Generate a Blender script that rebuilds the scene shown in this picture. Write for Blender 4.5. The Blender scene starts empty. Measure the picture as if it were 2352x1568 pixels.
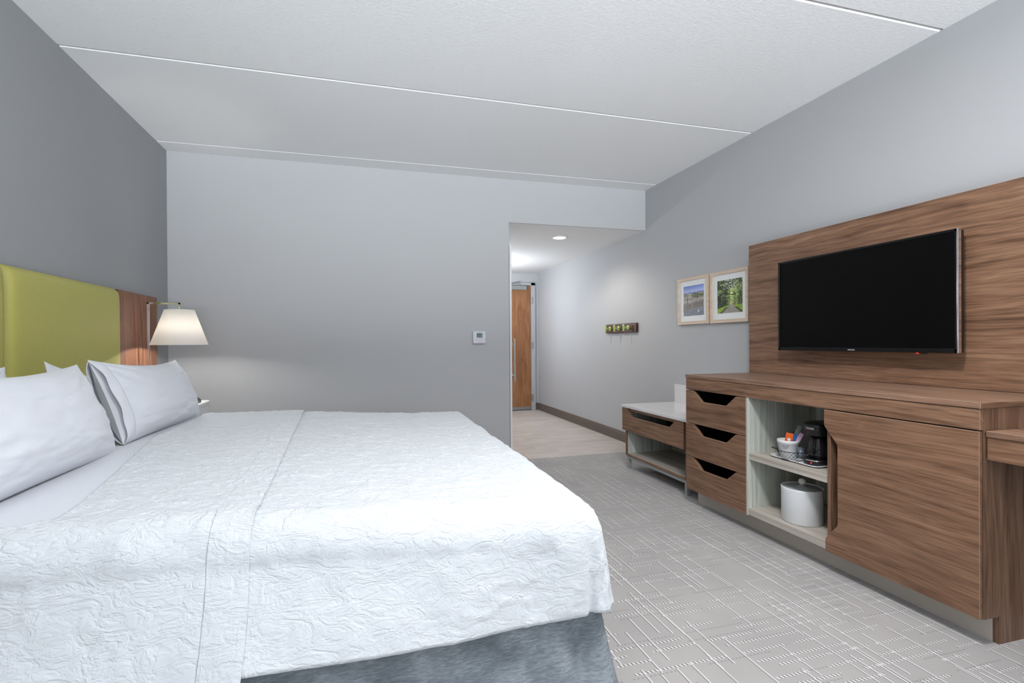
import bpy, bmesh, math, random
import numpy as np
from mathutils import Vector, Matrix

SC = bpy.context.scene
COL = SC.collection
PI = math.pi
R = math.radians

# ------------------------------------------------------------------ camera
CAMH = 1.116
YAW, PITCH, ROLL = 0.2606, -0.0036, 0.0064
fwd = Vector((math.sin(YAW) * math.cos(PITCH), math.cos(YAW) * math.cos(PITCH), math.sin(PITCH)))
rgt = Vector((math.cos(YAW), -math.sin(YAW), 0))
dwn = fwd.cross(rgt)
r_ = math.cos(ROLL) * rgt + math.sin(ROLL) * dwn
d_ = -math.sin(ROLL) * rgt + math.cos(ROLL) * dwn
cd = bpy.data.cameras.new('camera')
cd.sensor_width = 36.0
cd.lens = 1115.6 * 36.0 / 2352.0
cd.shift_x = 42.65 / 2352.0
cd.shift_y = 6.12 / 2352.0
cd.clip_start = 0.02
cam = bpy.data.objects.new('camera', cd)
COL.objects.link(cam)
mw = Matrix((r_, -d_, -fwd)).transposed().to_4x4()
mw.translation = Vector((0, 0, CAMH))
cam.matrix_world = mw
SC.camera = cam

# ------------------------------------------------------------------ world, light, exposure
SC.view_settings.view_transform = 'Standard'
SC.view_settings.look = 'None'
SC.view_settings.gamma = 1.0
SC.view_settings.use_curve_mapping = False
SC.view_settings.exposure = -0.05
wd = bpy.data.worlds.new('daylight')
wd.use_nodes = True
wd.node_tree.nodes['Background'].inputs[0].default_value = (0.72, 0.84, 1.0, 1)
wd.node_tree.nodes['Background'].inputs[1].default_value = 1.0
SC.world = wd

def area_light(name, loc, size, rot, energy, color, spread=PI):
    l = bpy.data.lights.new(name, 'AREA')
    l.shape = 'RECTANGLE'
    l.size, l.size_y = size
    l.energy = energy
    l.color = color
    l.spread = spread
    o = bpy.data.objects.new(name, l)
    COL.objects.link(o)
    o.location = loc
    o.rotation_euler = rot
    return o

# daylight coming in through the assumed wide window behind the camera
area_light('assumed_window_daylight', (0.65, -3.32, 1.45), (3.7, 1.9), (R(90), 0, 0), 54.0, (0.92, 0.96, 1.0))
# added uplight outside the same window, standing in for ground bounce to brighten the ceiling
area_light('added_ground_uplight', (0.65, -9.6, -1.25), (9.0, 3.0), (R(110), 0, 0), 4900.0, (0.90, 0.955, 1.0))

# ------------------------------------------------------------------ room dimensions
XL, XR = -1.505, 2.79
YF, YB = 4.40, -3.20
ZC = 2.655
XO = 1.33            # left jamb of the opening to the entry
ZO = 2.25            # entry ceiling
YE = 7.58            # entry end wall

# ------------------------------------------------------------------ node helpers
class NT:
    def __init__(self, name):
        self.m = bpy.data.materials.new(name)
        self.m.use_nodes = True
        self.t = self.m.node_tree
        self.b = self.t.nodes['Principled BSDF']
        self.o = self.t.nodes['Material Output']
    def n(self, typ, **kw):
        x = self.t.nodes.new(typ)
        for k, v in kw.items():
            setattr(x, k, v)
        return x
    def put(self, sock, v):
        if hasattr(v, 'is_linked') or isinstance(v, bpy.types.NodeSocket):
            self.t.links.new(v, sock)
        else:
            if isinstance(v, (tuple, list)) and len(v) == 3 and sock.type == 'RGBA':
                v = (*v, 1)
            sock.default_value = v
    def math(self, op, a, b=0.0, c=None, clamp=False):
        x = self.n('ShaderNodeMath', operation=op, use_clamp=clamp)
        self.put(x.inputs[0], a)
        self.put(x.inputs[1], b)
        if c is not None:
            self.put(x.inputs[2], c)
        return x.outputs[0]
    def mix(self, f, a, b, blend='MIX'):
        x = self.n('ShaderNodeMix', data_type='RGBA', blend_type=blend)
        self.put(x.inputs[0], f)
        self.put(x.inputs[6], a)
        self.put(x.inputs[7], b)
        return x.outputs[2]
    def noise(self, vec, scale=5.0, detail=4.0, rough=0.5, dist=0.0, dim='3D'):
        x = self.n('ShaderNodeTexNoise', noise_dimensions=dim)
        if vec is not None:
            self.put(x.inputs['Vector'], vec)
        x.inputs['Scale'].default_value = scale
        x.inputs['Detail'].default_value = detail
        x.inputs['Roughness'].default_value = rough
        x.inputs['Distortion'].default_value = dist
        return x.outputs['Fac']
    def mapping(self, vec, scale=(1, 1, 1), loc=(0, 0, 0), rot=(0, 0, 0)):
        x = self.n('ShaderNodeMapping')
        self.put(x.inputs['Vector'], vec)
        x.inputs['Scale'].default_value = scale
        x.inputs['Location'].default_value = loc
        x.inputs['Rotation'].default_value = rot
        return x.outputs[0]
    def ramp(self, fac, stops):
        x = self.n('ShaderNodeValToRGB')
        cr = x.color_ramp
        while len(cr.elements) < len(stops):
            cr.elements.new(0.5)
        for e, (p, c) in zip(cr.elements, stops):
            e.position = p
            e.color = (*c, 1) if len(c) == 3 else c
        self.put(x.inputs[0], fac)
        return x.outputs[0]
    def coord(self, which='Object'):
        return self.n('ShaderNodeTexCoord').outputs[which]
    def bump(self, h, strength=0.3, dist=0.01):
        x = self.n('ShaderNodeBump')
        x.inputs['Strength'].default_value = strength
        x.inputs['Distance'].default_value = dist
        self.put(x.inputs['Height'], h)
        self.t.links.new(x.outputs[0], self.b.inputs['Normal'])
    def set(self, **kw):
        names = dict(color='Base Color', rough='Roughness', metal='Metallic', spec='Specular IOR Level',
                     coat='Coat Weight', emit='Emission Color', estr='Emission Strength', trans='Transmission Weight',
                     ior='IOR', alpha='Alpha', sheen='Sheen Weight', sub='Subsurface Weight')
        for k, v in kw.items():
            self.put(self.b.inputs[names[k]], v)
        return self

def s2l(*c):
    """sRGB 0-255 to linear"""
    return tuple((x / 255 / 12.92) if x / 255 <= 0.04045 else ((x / 255 + 0.055) / 1.055) ** 2.4 for x in c)

def plain(name, col, rough=0.5, var=0.04, scale=30, bump=0.0, bscale=200, **kw):
    t = NT(name)
    f = t.noise(t.coord(), scale, 3)
    t.set(color=t.mix(f, tuple(x * (1 - var) for x in col), tuple(min(1, x * (1 + var)) for x in col)), rough=rough, **kw)
    if bump:
        t.bump(t.noise(t.coord(), bscale, 3), bump, 0.002)
    return t.m

def paint(name, col, rough=0.6, stip=0.12, sc=260):
    t = NT(name)
    v = t.coord()
    f = t.noise(v, 1.4, 2)
    t.set(color=t.mix(f, tuple(x * 0.985 for x in col), tuple(x * 1.015 for x in col)), rough=rough, spec=0.25)
    t.bump(t.noise(v, sc, 2), stip, 0.0015)
    return t.m

def walnut(name, axis='Y', tone=1.0, tint=(1, 1, 1)):
    t = NT(name)
    rnd = t.n('ShaderNodeObjectInfo').outputs['Random']
    base = t.coord()
    add = t.n('ShaderNodeVectorMath', operation='ADD')
    t.put(add.inputs[0], base)
    cmb = t.n('ShaderNodeCombineXYZ')
    t.put(cmb.inputs[0], t.math('MULTIPLY', rnd, 7.3))
    t.put(cmb.inputs[1], t.math('MULTIPLY', rnd, 13.1))
    t.put(cmb.inputs[2], t.math('MULTIPLY', rnd, 5.7))
    t.put(add.inputs[1], cmb.outputs[0])
    v = add.outputs[0]
    ln = {'Y': 1, 'Z': 2, 'X': 0}[axis]
    def sc(al, ac):
        s = [ac, ac, ac]
        s[ln] = al
        return tuple(s)
    # slow wander of the growth rings, then rings, then fine pores
    warp = t.noise(t.mapping(v, sc(1.1, 3.2)), 1.0, 3, 0.5, 0.4)
    big = t.noise(t.mapping(v, sc(1.6, 11)), 1.0, 6, 0.62, 1.1)
    g = t.n('ShaderNodeTexNoise', noise_dimensions='1D')
    axisv = t.n('ShaderNodeSeparateXYZ')
    t.put(axisv.inputs[0], v)
    cross = t.math('ADD', axisv.outputs[2 if ln != 2 else 1], axisv.outputs[0 if ln != 0 else 1])
    t.put(g.inputs['W'], t.math('ADD', t.math('MULTIPLY', cross, 1.0), t.math('MULTIPLY', warp, 0.16)))
    g.inputs['Scale'].default_value = 34
    g.inputs['Detail'].default_value = 5
    g.inputs['Roughness'].default_value = 0.6
    pores = t.noise(t.mapping(v, sc(5, 170)), 1.0, 3, 0.6)
    f = t.math('ADD', t.math('MULTIPLY', g.outputs['Fac'], 0.52), t.math('MULTIPLY', big, 0.48))
    c = t.ramp(f, [(0.30, tuple(tone * a * b for a, b in zip(s2l(80, 57, 43), tint))),
                   (0.45, tuple(tone * a * b for a, b in zip(s2l(110, 82, 64), tint))),
                   (0.56, tuple(tone * a * b for a, b in zip(s2l(123, 94, 75), tint))),
                   (0.72, tuple(tone * a * b for a, b in zip(s2l(142, 113, 92), tint)))])
    c = t.mix(t.ramp(pores, [(0.36, (0.62, 0.62, 0.62)), (0.56, (1, 1, 1))]), (0, 0, 0), c, 'MIX')
    t.set(color=c, rough=0.42, spec=0.35)
    t.bump(pores, 0.06, 0.0006)
    return t.m

def laminate(name, axis, c0, c1):
    t = NT(name)
    v = t.coord()
    ln = {'Y': 1, 'Z': 2, 'X': 0}[axis]
    s = [90, 90, 90]
    s[ln] = 2.5
    s2 = [22, 22, 22]
    s2[ln] = 0.8
    f = t.math('ADD', t.math('MULTIPLY', t.noise(t.mapping(v, tuple(s)), 1.0, 4, 0.6), 0.55),
               t.math('MULTIPLY', t.noise(t.mapping(v, tuple(s2)), 1.0, 3, 0.5, 0.6), 0.45))
    t.set(color=t.ramp(f, [(0.36, c0), (0.62, c1)]), rough=0.5, spec=0.3)
    return t.m

M = {}
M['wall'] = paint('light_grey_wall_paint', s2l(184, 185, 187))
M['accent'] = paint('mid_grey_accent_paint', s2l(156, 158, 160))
M['ceil'] = None
t = NT('textured_white_ceiling')
v = t.coord()
n1 = t.noise(v, 55, 4, 0.65)
t.set(color=s2l(236, 237, 238), rough=0.85, spec=0.1)
t.bump(t.math('ADD', n1, t.math('MULTIPLY', t.noise(v, 170, 2), 0.5)), 0.30, 0.006)
M['ceil'] = t.m
M['ceil2'] = paint('smooth_white_ceiling_paint', s2l(222, 222, 222), 0.7)
M['white'] = plain('white_paint', s2l(232, 232, 232), 0.4, 0.01)
M['base'] = plain('taupe_vinyl_base', s2l(104, 92, 84), 0.45, 0.05)
M['toe'] = plain('taupe_toe_kick', s2l(192, 183, 172), 0.4, 0.02)
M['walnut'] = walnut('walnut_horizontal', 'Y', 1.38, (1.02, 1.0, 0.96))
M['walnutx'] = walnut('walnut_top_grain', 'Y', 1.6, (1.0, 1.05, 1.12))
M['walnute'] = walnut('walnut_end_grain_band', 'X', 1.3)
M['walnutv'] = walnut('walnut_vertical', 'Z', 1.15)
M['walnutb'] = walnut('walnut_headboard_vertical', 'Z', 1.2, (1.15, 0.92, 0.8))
M['wdark'] = plain('walnut_edge_dark', s2l(72, 50, 38), 0.5, 0.12, 60)
M['edge'] = plain('walnut_edge_band', s2l(150, 122, 102), 0.45, 0.06, 80)
M['lamv'] = laminate('grey_ash_vertical', 'Z', s2l(164, 167, 159), s2l(208, 212, 202))
M['lamh'] = laminate('grey_ash_horizontal', 'Y', s2l(156, 148, 138), s2l(198, 190, 179))
M['black'] = plain('black_interior', (0.006, 0.006, 0.007), 0.6, 0.1)
M['quartz'] = plain('white_quartz', s2l(225, 222, 222), 0.18, 0.015, 120)
M['steel'] = plain('satin_steel', s2l(168, 172, 172), 0.32, 0.04, 60, metal=0.85)
M['greymetal'] = plain('grey_painted_steel', s2l(150, 155, 156), 0.4, 0.03)
M['chrome'] = plain('polished_chrome', (0.82, 0.83, 0.84), 0.08, 0.02, metal=1.0)
M['tvblack'] = plain('tv_gloss_black', (0.004, 0.004, 0.005), 0.22, 0.1, spec=0.35)
M['screen'] = plain('tv_screen', (0.0022, 0.0020, 0.0019), 0.32, 0.1, 4, spec=0.10)
M['blackp'] = plain('black_plastic', (0.008, 0.008, 0.009), 0.3, 0.1, 50)
M['red'] = plain('red_indicator', (0.55, 0.02, 0.02), 0.4, 0.1, emit=(1, 0.05, 0.03, 1), estr=0.6)
M['frame'] = laminate('pale_maple_frame', 'Y', s2l(205, 184, 162), s2l(226, 207, 186))
M['mat'] = plain('white_mat_board', s2l(236, 238, 238), 0.8, 0.01)
M['lime'] = plain('lime_green_enamel', s2l(186, 205, 122), 0.35, 0.03)
M['plastic'] = plain('white_plastic', s2l(214, 213, 222), 0.35, 0.01)
M['lcd'] = plain('lcd_green_grey', s2l(104, 130, 122), 0.3, 0.05, 200)
M['lcdtxt'] = plain('lcd_dark_digit', s2l(34, 56, 54), 0.5, 0.05)
M['ink'] = plain('grey_print', s2l(150, 148, 156), 0.6, 0.05)
M['bucket'] = plain('matte_white_bucket', s2l(226, 228, 230), 0.35, 0.01)
M['lid'] = plain('grey_lid', s2l(158, 164, 164), 0.3, 0.02)
M['knob'] = plain('white_knob', s2l(232, 228, 222), 0.3, 0.02)
M['wire'] = plain('black_wire', (0.012, 0.012, 0.014), 0.4, 0.1)
M['orange'] = plain('orange_packet', s2l(226, 96, 30), 0.5, 0.05, 60)
M['blue'] = plain('blue_packet', s2l(36, 98, 170), 0.5, 0.05, 60)
M['teal'] = plain('teal_packet', s2l(70, 160, 185), 0.5, 0.05, 60)
M['pink'] = plain('pink_packet', s2l(214, 170, 205), 0.5, 0.05, 60)
M['clearp'] = plain('clear_wrap', s2l(150, 160, 158), 0.15, 0.1, 60, trans=0.5)
M['darkg'] = plain('dark_glass', (0.01, 0.01, 0.012), 0.05, 0.05, spec=0.6)
t = NT('lamp_shade_fabric')
t.set(color=(0.9, 0.89, 0.87), rough=0.9, spec=0.05)
tr = t.n('ShaderNodeBsdfTranslucent')
tr.inputs[0].default_value = (0.95, 0.93, 0.90, 1)
mx = t.n('ShaderNodeMixShader')
t.put(mx.inputs[0], t.math('ADD', 0.5, t.math('MULTIPLY', t.noise(t.coord(), 400, 2), 0.1)))
t.t.links.new(t.b.outputs[0], mx.inputs[1])
t.t.links.new(tr.outputs[0], mx.inputs[2])
t.t.links.new(mx.outputs[0], t.o.inputs[0])
M['shade'] = t.m
M['bulb'] = plain('lit_bulb', (1, 0.95, 0.85), 0.4, 0.0, emit=(1, 0.9, 0.76, 1), estr=20)
M['led'] = plain('lit_downlight_lens', (1, 0.95, 0.85), 0.4, 0.0, emit=(1, 0.92, 0.80, 1), estr=14)

# green upholstery: slubby weave with satin sheen
t = NT('chartreuse_vinyl')
v = t.coord()
f = t.noise(t.mapping(v, (260, 30, 420)), 1.0, 2)
f2 = t.noise(v, 2.0, 2)
t.set(color=t.mix(f, s2l(168, 163, 80), s2l(184, 179, 100)), rough=t.math('ADD', 0.40, t.math('MULTIPLY', f2, 0.08)), spec=0.4)
t.bump(f, 0.10, 0.001)
M['green'] = t.m

# carpet: short pile with cut cord lines running along the room and laddered cords across it
t = NT('grey_patterned_carpet')
v = t.coord()
sp = t.n('ShaderNodeSeparateXYZ')
t.put(sp.inputs[0], v)
X, Y = sp.outputs[0], sp.outputs[1]
def rnd2(a, b, seed):
    w = t.n('ShaderNodeTexWhiteNoise', noise_dimensions='3D')
    c = t.n('ShaderNodeCombineXYZ')
    t.put(c.inputs[0], a)
    t.put(c.inputs[1], b)
    c.inputs[2].default_value = seed
    t.put(w.inputs[0], c.outputs[0])
    return w.outputs[0]
def cords(P, Q, pitch, seglen, prob, half, seed):
    """line mask along Q in columns of P; also returns offset inside the column"""
    cp = t.math('DIVIDE', P, pitch)
    ci = t.math('FLOOR', cp)
    cf = t.math('MULTIPLY', t.math('SUBTRACT', t.math('FRACT', cp), 0.5), pitch)
    jit = t.math('MULTIPLY', t.math('SUBTRACT', rnd2(ci, 0.0, seed + 1), 0.5), pitch * 0.5)
    cf = t.math('SUBTRACT', cf, jit)
    q = t.math('ADD', t.math('DIVIDE', Q, seglen), t.math('MULTIPLY', rnd2(ci, 1.0, seed + 2), 7.0))
    qi = t.math('FLOOR', q)
    qf = t.math('FRACT', q)
    on = t.math('LESS_THAN', rnd2(ci, qi, seed), prob)
    ln = t.math('ADD', 0.45, t.math('MULTIPLY', rnd2(ci, qi, seed + 3), 0.6))
    on = t.math('MULTIPLY', on, t.math('LESS_THAN', qf, ln))
    line = t.math('MULTIPLY', on, t.math('LESS_THAN', t.math('ABSOLUTE', cf), half))
    return line, on, cf
l1, on1, cf1 = cords(X, Y, 0.058, 0.38, 0.66, 0.0025, 3.0)
dk1 = t.math('MULTIPLY', on1, t.math('LESS_THAN', t.math('ABSOLUTE', t.math('ADD', cf1, 0.0046)), 0.0021))  # each long cord's shadow painted as a dark stripe along its side
l3, on3, cf3 = cords(X, Y, 0.110, 0.30, 0.40, 0.0021, 23.0)
dk3 = t.math('MULTIPLY', on3, t.math('LESS_THAN', t.math('ABSOLUTE', t.math('ADD', cf3, 0.0042)), 0.0020))  # same painted shadow stripe for the wider-spaced cords
l2, on2, cf2 = cords(Y, X, 0.046, 0.22, 0.74, 0.0052, 11.0)
l4, on4, cf4 = cords(Y, X, 0.061, 0.30, 0.50, 0.0030, 37.0)
tick = t.math('LESS_THAN', t.math('FRACT', t.math('DIVIDE', t.math('ADD', X, t.math('MULTIPLY', Y, 0.5)), 0.0155)), 0.5)
w2 = t.math('MULTIPLY', l2, tick)
d2 = t.math('MULTIPLY', l2, t.math('SUBTRACT', 1.0, tick))
white = t.math('MAXIMUM', t.math('MAXIMUM', l1, l3), w2)
dark = t.math('MAXIMUM', t.math('MAXIMUM', dk1, dk3), t.math('MAXIMUM', d2, t.math('MULTIPLY', t.math('MULTIPLY', l4, tick), 0.6)))
pile = t.noise(v, 420, 3, 0.7)
mott = t.noise(v, 3.2, 4)
basec = t.mix(mott, s2l(154, 151, 150), s2l(186, 182, 177))
basec = t.mix(t.math('MULTIPLY', pile, 0.35), basec, s2l(112, 110, 110))
c = t.mix(t.math('MULTIPLY', dark, 0.65), basec, s2l(86, 84, 86))
c = t.mix(t.math('MULTIPLY', white, 0.74), c, s2l(222, 220, 219))
t.set(color=c, rough=0.95, spec=0.05, sheen=0.15)
t.bump(t.math('ADD', t.math('MULTIPLY', pile, 0.5), t.math('SUBTRACT', t.math('MULTIPLY', white, 0.6), dark)), 0.35, 0.003)
M['carpet'] = t.m

# wood-look porcelain plank
t = NT('wood_look_porcelain')
rn = t.n('ShaderNodeObjectInfo').outputs['Random']
v = t.coord()
ad = t.n('ShaderNodeVectorMath', operation='ADD')
cb = t.n('ShaderNodeCombineXYZ')
t.put(cb.inputs[0], t.math('MULTIPLY', rn, 31.0))
t.put(cb.inputs[1], t.math('MULTIPLY', rn, 17.0))
t.put(ad.inputs[0], v)
t.put(ad.inputs[1], cb.outputs[0])
f = t.noise(t.mapping(ad.outputs[0], (2.2, 30, 1)), 1.0, 5, 0.6, 0.5)
c = t.ramp(f, [(0.3, s2l(178, 166, 157)), (0.5, s2l(202, 192, 184)), (0.72, s2l(218, 209, 202))])
c = t.mix(t.math('MULTIPLY', rn, 0.22), c, s2l(160, 148, 140))
t.set(color=c, rough=0.38, spec=0.35)
M['tile'] = t.m
M['grout'] = plain('pale_grout', s2l(232, 225, 218), 0.8, 0.03)

# maple entry door veneer
t = NT('brown_maple_veneer')
v = t.coord()
f = t.math('ADD', t.math('MULTIPLY', t.noise(t.mapping(v, (9, 9, 1.6)), 1.0, 5, 0.6, 1.2), 0.6),
           t.math('MULTIPLY', t.noise(t.mapping(v, (120, 120, 6)), 1.0, 3), 0.4))
t.set(color=t.ramp(f, [(0.32, s2l(118, 76, 48)), (0.52, s2l(150, 104, 70)), (0.7, s2l(172, 126, 90))]), rough=0.4, spec=0.3)
M['maple'] = t.m

# bed linen
def linen(name, col, crease, fine=0.25, aniso=(1, 1, 1)):
    t = NT(name)
    v = t.coord()
    vm = t.mapping(v, aniso)
    a = t.noise(vm, 16, 3, 0.55, 1.3)
    b = t.noise(vm, 38, 3, 0.5, 0.9)
    ra = t.math('ABSOLUTE', t.math('SUBTRACT', a, 0.5))
    rb = t.math('ABSOLUTE', t.math('SUBTRACT', b, 0.5))
    h = t.math('ADD', t.math('MULTIPLY', t.math('MINIMUM', ra, 0.10), 2.2), t.math('MULTIPLY', t.math('MINIMUM', rb, 0.09), fine * 4))
    t.set(color=t.mix(t.noise(v, 3, 2), tuple(x * 0.99 for x in col), col), rough=0.85, spec=0.12, sheen=0.2)
    nz = t.n('ShaderNodeSeparateXYZ')
    t.put(nz.inputs[0], t.n('ShaderNodeNewGeometry').outputs['True Normal'])
    h = t.math('MULTIPLY', h, t.math('ADD', 0.38, t.math('MULTIPLY', t.math('ABSOLUTE', nz.outputs[2]), 1.5)))
    t.bump(h, crease, 0.012)
    return t.m
M['sheet'] = linen('smooth_white_sheet', s2l(214, 217, 223), 0.03)
M['pillow'] = linen('white_pillowcase', s2l(214, 217, 223), 0.03)
M['matelasse'] = linen('white_textured_coverlet', s2l(209, 213, 217), 0.50, 0.25, (0.75, 1.5, 1.2))
M['hem'] = linen('white_hem_band', s2l(208, 212, 218), 0.22, 0.25, (1.2, 0.8, 0.8))
t = NT('heather_grey_skirt')
v = t.coord()
f = t.math('ADD', t.math('MULTIPLY', t.noise(t.mapping(v, (40, 40, 260)), 1.0, 3, 0.7), 0.5),
           t.math('MULTIPLY', t.noise(v, 9, 4), 0.5))
t.set(color=t.ramp(f, [(0.35, s2l(98, 105, 111)), (0.5, s2l(124, 132, 138)), (0.66, s2l(158, 165, 170))]), rough=0.9, spec=0.1)
t.bump(t.noise(v, 500, 2), 0.2, 0.001)
M['skirt'] = t.m
M['foam'] = plain('mattress_ticking', s2l(220, 220, 222), 0.9, 0.02)
# painted print
t = NT('colour_print')
at = t.n('ShaderNodeAttribute', attribute_name='Col')
t.set(color=at.outputs['Color'], rough=0.35, spec=0.3)
M['print'] = t.m
# window glass that lets the day straight through
t = NT('window_glass')
tb = t.n('ShaderNodeBsdfTransparent')
gb = t.n('ShaderNodeBsdfGlossy')
gb.inputs['Roughness'].default_value = 0.02
mx = t.n('ShaderNodeMixShader')
mx.inputs[0].default_value = 0.06
t.t.links.new(tb.outputs[0], mx.inputs[1])
t.t.links.new(gb.outputs[0], mx.inputs[2])
t.t.links.new(mx.outputs[0], t.o.inputs[0])
M['glass'] = t.m

# ------------------------------------------------------------------ mesh helpers
def wloc(o):
    p = Vector((0, 0, 0))
    while o is not None:
        p = p + Vector(o.location)
        o = o.parent
    return p

def obj(name, bm, mats, parent=None, smooth=False, origin=None):
    """bmesh in world coordinates -> one mesh object (child of parent)"""
    me = bpy.data.meshes.new(name)
    o = bpy.data.objects.new(name, me)
    COL.objects.link(o)
    if parent is not None:
        o.parent = parent
        off = wloc(parent)
    else:
        off = Vector(origin) if origin is not None else Vector((0, 0, 0))
        o.location = off
    bm.normal_update()
    bmesh.ops.translate(bm, verts=bm.verts, vec=-off)
    bm.to_mesh(me)
    bm.free()
    for m in (mats if isinstance(mats, (list, tuple)) else [mats]):
        me.materials.append(m)
    if smooth:
        for p in me.polygons:
            p.use_smooth = True
    return o

def thing(name, label, cat, loc=(0, 0, 0), group=None):
    o = bpy.data.objects.new(name, None)
    COL.objects.link(o)
    o.location = loc
    o.empty_display_size = 0.05
    o['label'] = label
    o['category'] = cat
    if group:
        o['group'] = group
    return o

def tag(o, label, cat, group=None):
    o['label'] = label
    o['category'] = cat
    if group:
        o['group'] = group
    return o

def struct(o, label=None):
    o['kind'] = 'structure'
    if label:
        o['label'] = label
    return o

def box(x0, x1, y0, y1, z0, z1, bev=0.0, seg=1, bm=None, edge_mat=None):
    own = bm is None
    b = bmesh.new()
    bmesh.ops.create_cube(b, size=1.0)
    bmesh.ops.scale(b, vec=(abs(x1 - x0), abs(y1 - y0), abs(z1 - z0)), verts=b.verts)
    bmesh.ops.translate(b, vec=((x0 + x1) / 2, (y0 + y1) / 2, (z0 + z1) / 2), verts=b.verts)
    if bev > 0:
        r = bmesh.ops.bevel(b, geom=b.edges[:], offset=bev, segments=seg, profile=0.5, affect='EDGES')
        if edge_mat is not None:
            for f in r['faces']:
                f.material_index = edge_mat
    if own:
        return b
    merge(bm, b)
    return bm

def merge(dst, src):
    me = bpy.data.meshes.new('tmp')
    src.to_mesh(me)
    src.free()
    dst.from_mesh(me)
    bpy.data.meshes.remove(me)

def cyl(p0, p1, r0, r1=None, seg=24, bev=0.0, bm=None):
    r1 = r0 if r1 is None else r1
    p0, p1 = Vector(p0), Vector(p1)
    b = bmesh.new()
    bmesh.ops.create_cone(b, cap_ends=True, cap_tris=False, segments=seg, radius1=r0, radius2=r1, depth=(p1 - p0).length)
    if bev > 0:
        ed = [e for e in b.edges if any(len(f.verts) > 4 for f in e.link_faces)]
        bmesh.ops.bevel(b, geom=ed, offset=bev, segments=2, profile=0.5, affect='EDGES')
    q = (p1 - p0).to_track_quat('Z', 'Y')
    bmesh.ops.rotate(b, cent=(0, 0, 0), matrix=q.to_matrix(), verts=b.verts)
    bmesh.ops.translate(b, vec=(p0 + p1) / 2, verts=b.verts)
    if bm is None:
        return b
    merge(bm, b)
    return bm

def lathe(prof, c, seg=40, sx=1.0, sy=1.0, bm=None):
    """prof: list of (radius, z); revolve about the vertical through c"""
    b = bmesh.new()
    rings = []
    for r, z in prof:
        if r <= 1e-6:
            rings.append([b.verts.new((c[0], c[1], c[2] + z))])
        else:
            rings.append([b.verts.new((c[0] + sx * r * math.cos(2 * PI * k / seg), c[1] + sy * r * math.sin(2 * PI * k / seg), c[2] + z)) for k in range(seg)])
    for A, B in zip(rings[:-1], rings[1:]):
        for k in range(seg):
            k2 = (k + 1) % seg
            if len(A) == 1 and len(B) == 1:
                continue
            if len(A) == 1:
                b.faces.new((A[0], B[k2], B[k])) if False else b.faces.new((A[0], B[k], B[k2]))
            elif len(B) == 1:
                b.faces.new((A[k], A[k2], B[0]))
            else:
                b.faces.new((A[k], A[k2], B[k2], B[k]))
    bmesh.ops.recalc_face_normals(b, faces=b.faces)
    if bm is None:
        return b
    merge(bm, b)
    return bm

def tube(pts, r, seg=8, closed=False, bm=None):
    b = bmesh.new()
    pts = [Vector(p) for p in pts]
    n = len(pts)
    rings = []
    for i, p in enumerate(pts):
        a = pts[(i - 1) % n] if closed or i > 0 else pts[i]
        c = pts[(i + 1) % n] if closed or i < n - 1 else pts[i]
        d = (c - a).normalized()
        up = Vector((0, 0, 1)) if abs(d.z) < 0.95 else Vector((1, 0, 0))
        s = d.cross(up).normalized()
        u = s.cross(d).normalized()
        rings.append([b.verts.new(p + r * (math.cos(2 * PI * k / seg) * s + math.sin(2 * PI * k / seg) * u)) for k in range(seg)])
    m = n if closed else n - 1
    for i in range(m):
        A, B = rings[i], rings[(i + 1) % n]
        for k in range(seg):
            b.faces.new((A[k], A[(k + 1) % seg], B[(k + 1) % seg], B[k]))
    if not closed:
        b.faces.new(rings[0][::-1])
        b.faces.new(rings[-1])
    bmesh.ops.recalc_face_normals(b, faces=b.faces)
    if bm is None:
        return b
    merge(bm, b)
    return bm

def prism_x(pts, x0, x1, bev=0.0, edge_mat=None):
    """polygon in (y, z) extruded along x; bevelled rim optionally in another material slot"""
    b = bmesh.new()
    A = [b.verts.new((x0, y, z)) for y, z in pts]
    f = b.faces.new(A)
    r = bmesh.ops.extrude_face_region(b, geom=[f])
    bmesh.ops.translate(b, vec=(x1 - x0, 0, 0), verts=[g for g in r['geom'] if isinstance(g, bmesh.types.BMVert)])
    bmesh.ops.recalc_face_normals(b, faces=b.faces)
    if bev > 0:
        ed = [e for e in b.edges if abs(e.verts[0].co.x - x0) < 1e-6 and abs(e.verts[1].co.x - x0) < 1e-6]
        r = bmesh.ops.bevel(b, geom=ed, offset=bev, segments=1, profile=0.5, affect='EDGES')
        if edge_mat is not None:
            for f in r['faces']:
                f.material_index = edge_mat
    return b

def solidify(o, th, off=-1.0):
    m = o.modifiers.new('thickness', 'SOLIDIFY')
    m.thickness = th
    m.offset = off

def text_mesh(body, size, extrude=0.0006):
    cu = bpy.data.curves.new('txt', 'FONT')
    cu.body = body
    cu.size = size
    cu.extrude = extrude
    cu.align_x = 'CENTER'
    cu.align_y = 'CENTER'
    o = bpy.data.objects.new('txt', cu)
    COL.objects.link(o)
    dg = bpy.context.evaluated_depsgraph_get()
    me = bpy.data.meshes.new_from_object(o.evaluated_get(dg))
    b = bmesh.new()
    b.from_mesh(me)
    bpy.data.objects.remove(o)
    bpy.data.curves.remove(cu)
    bpy.data.meshes.remove(me)
    return b

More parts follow.
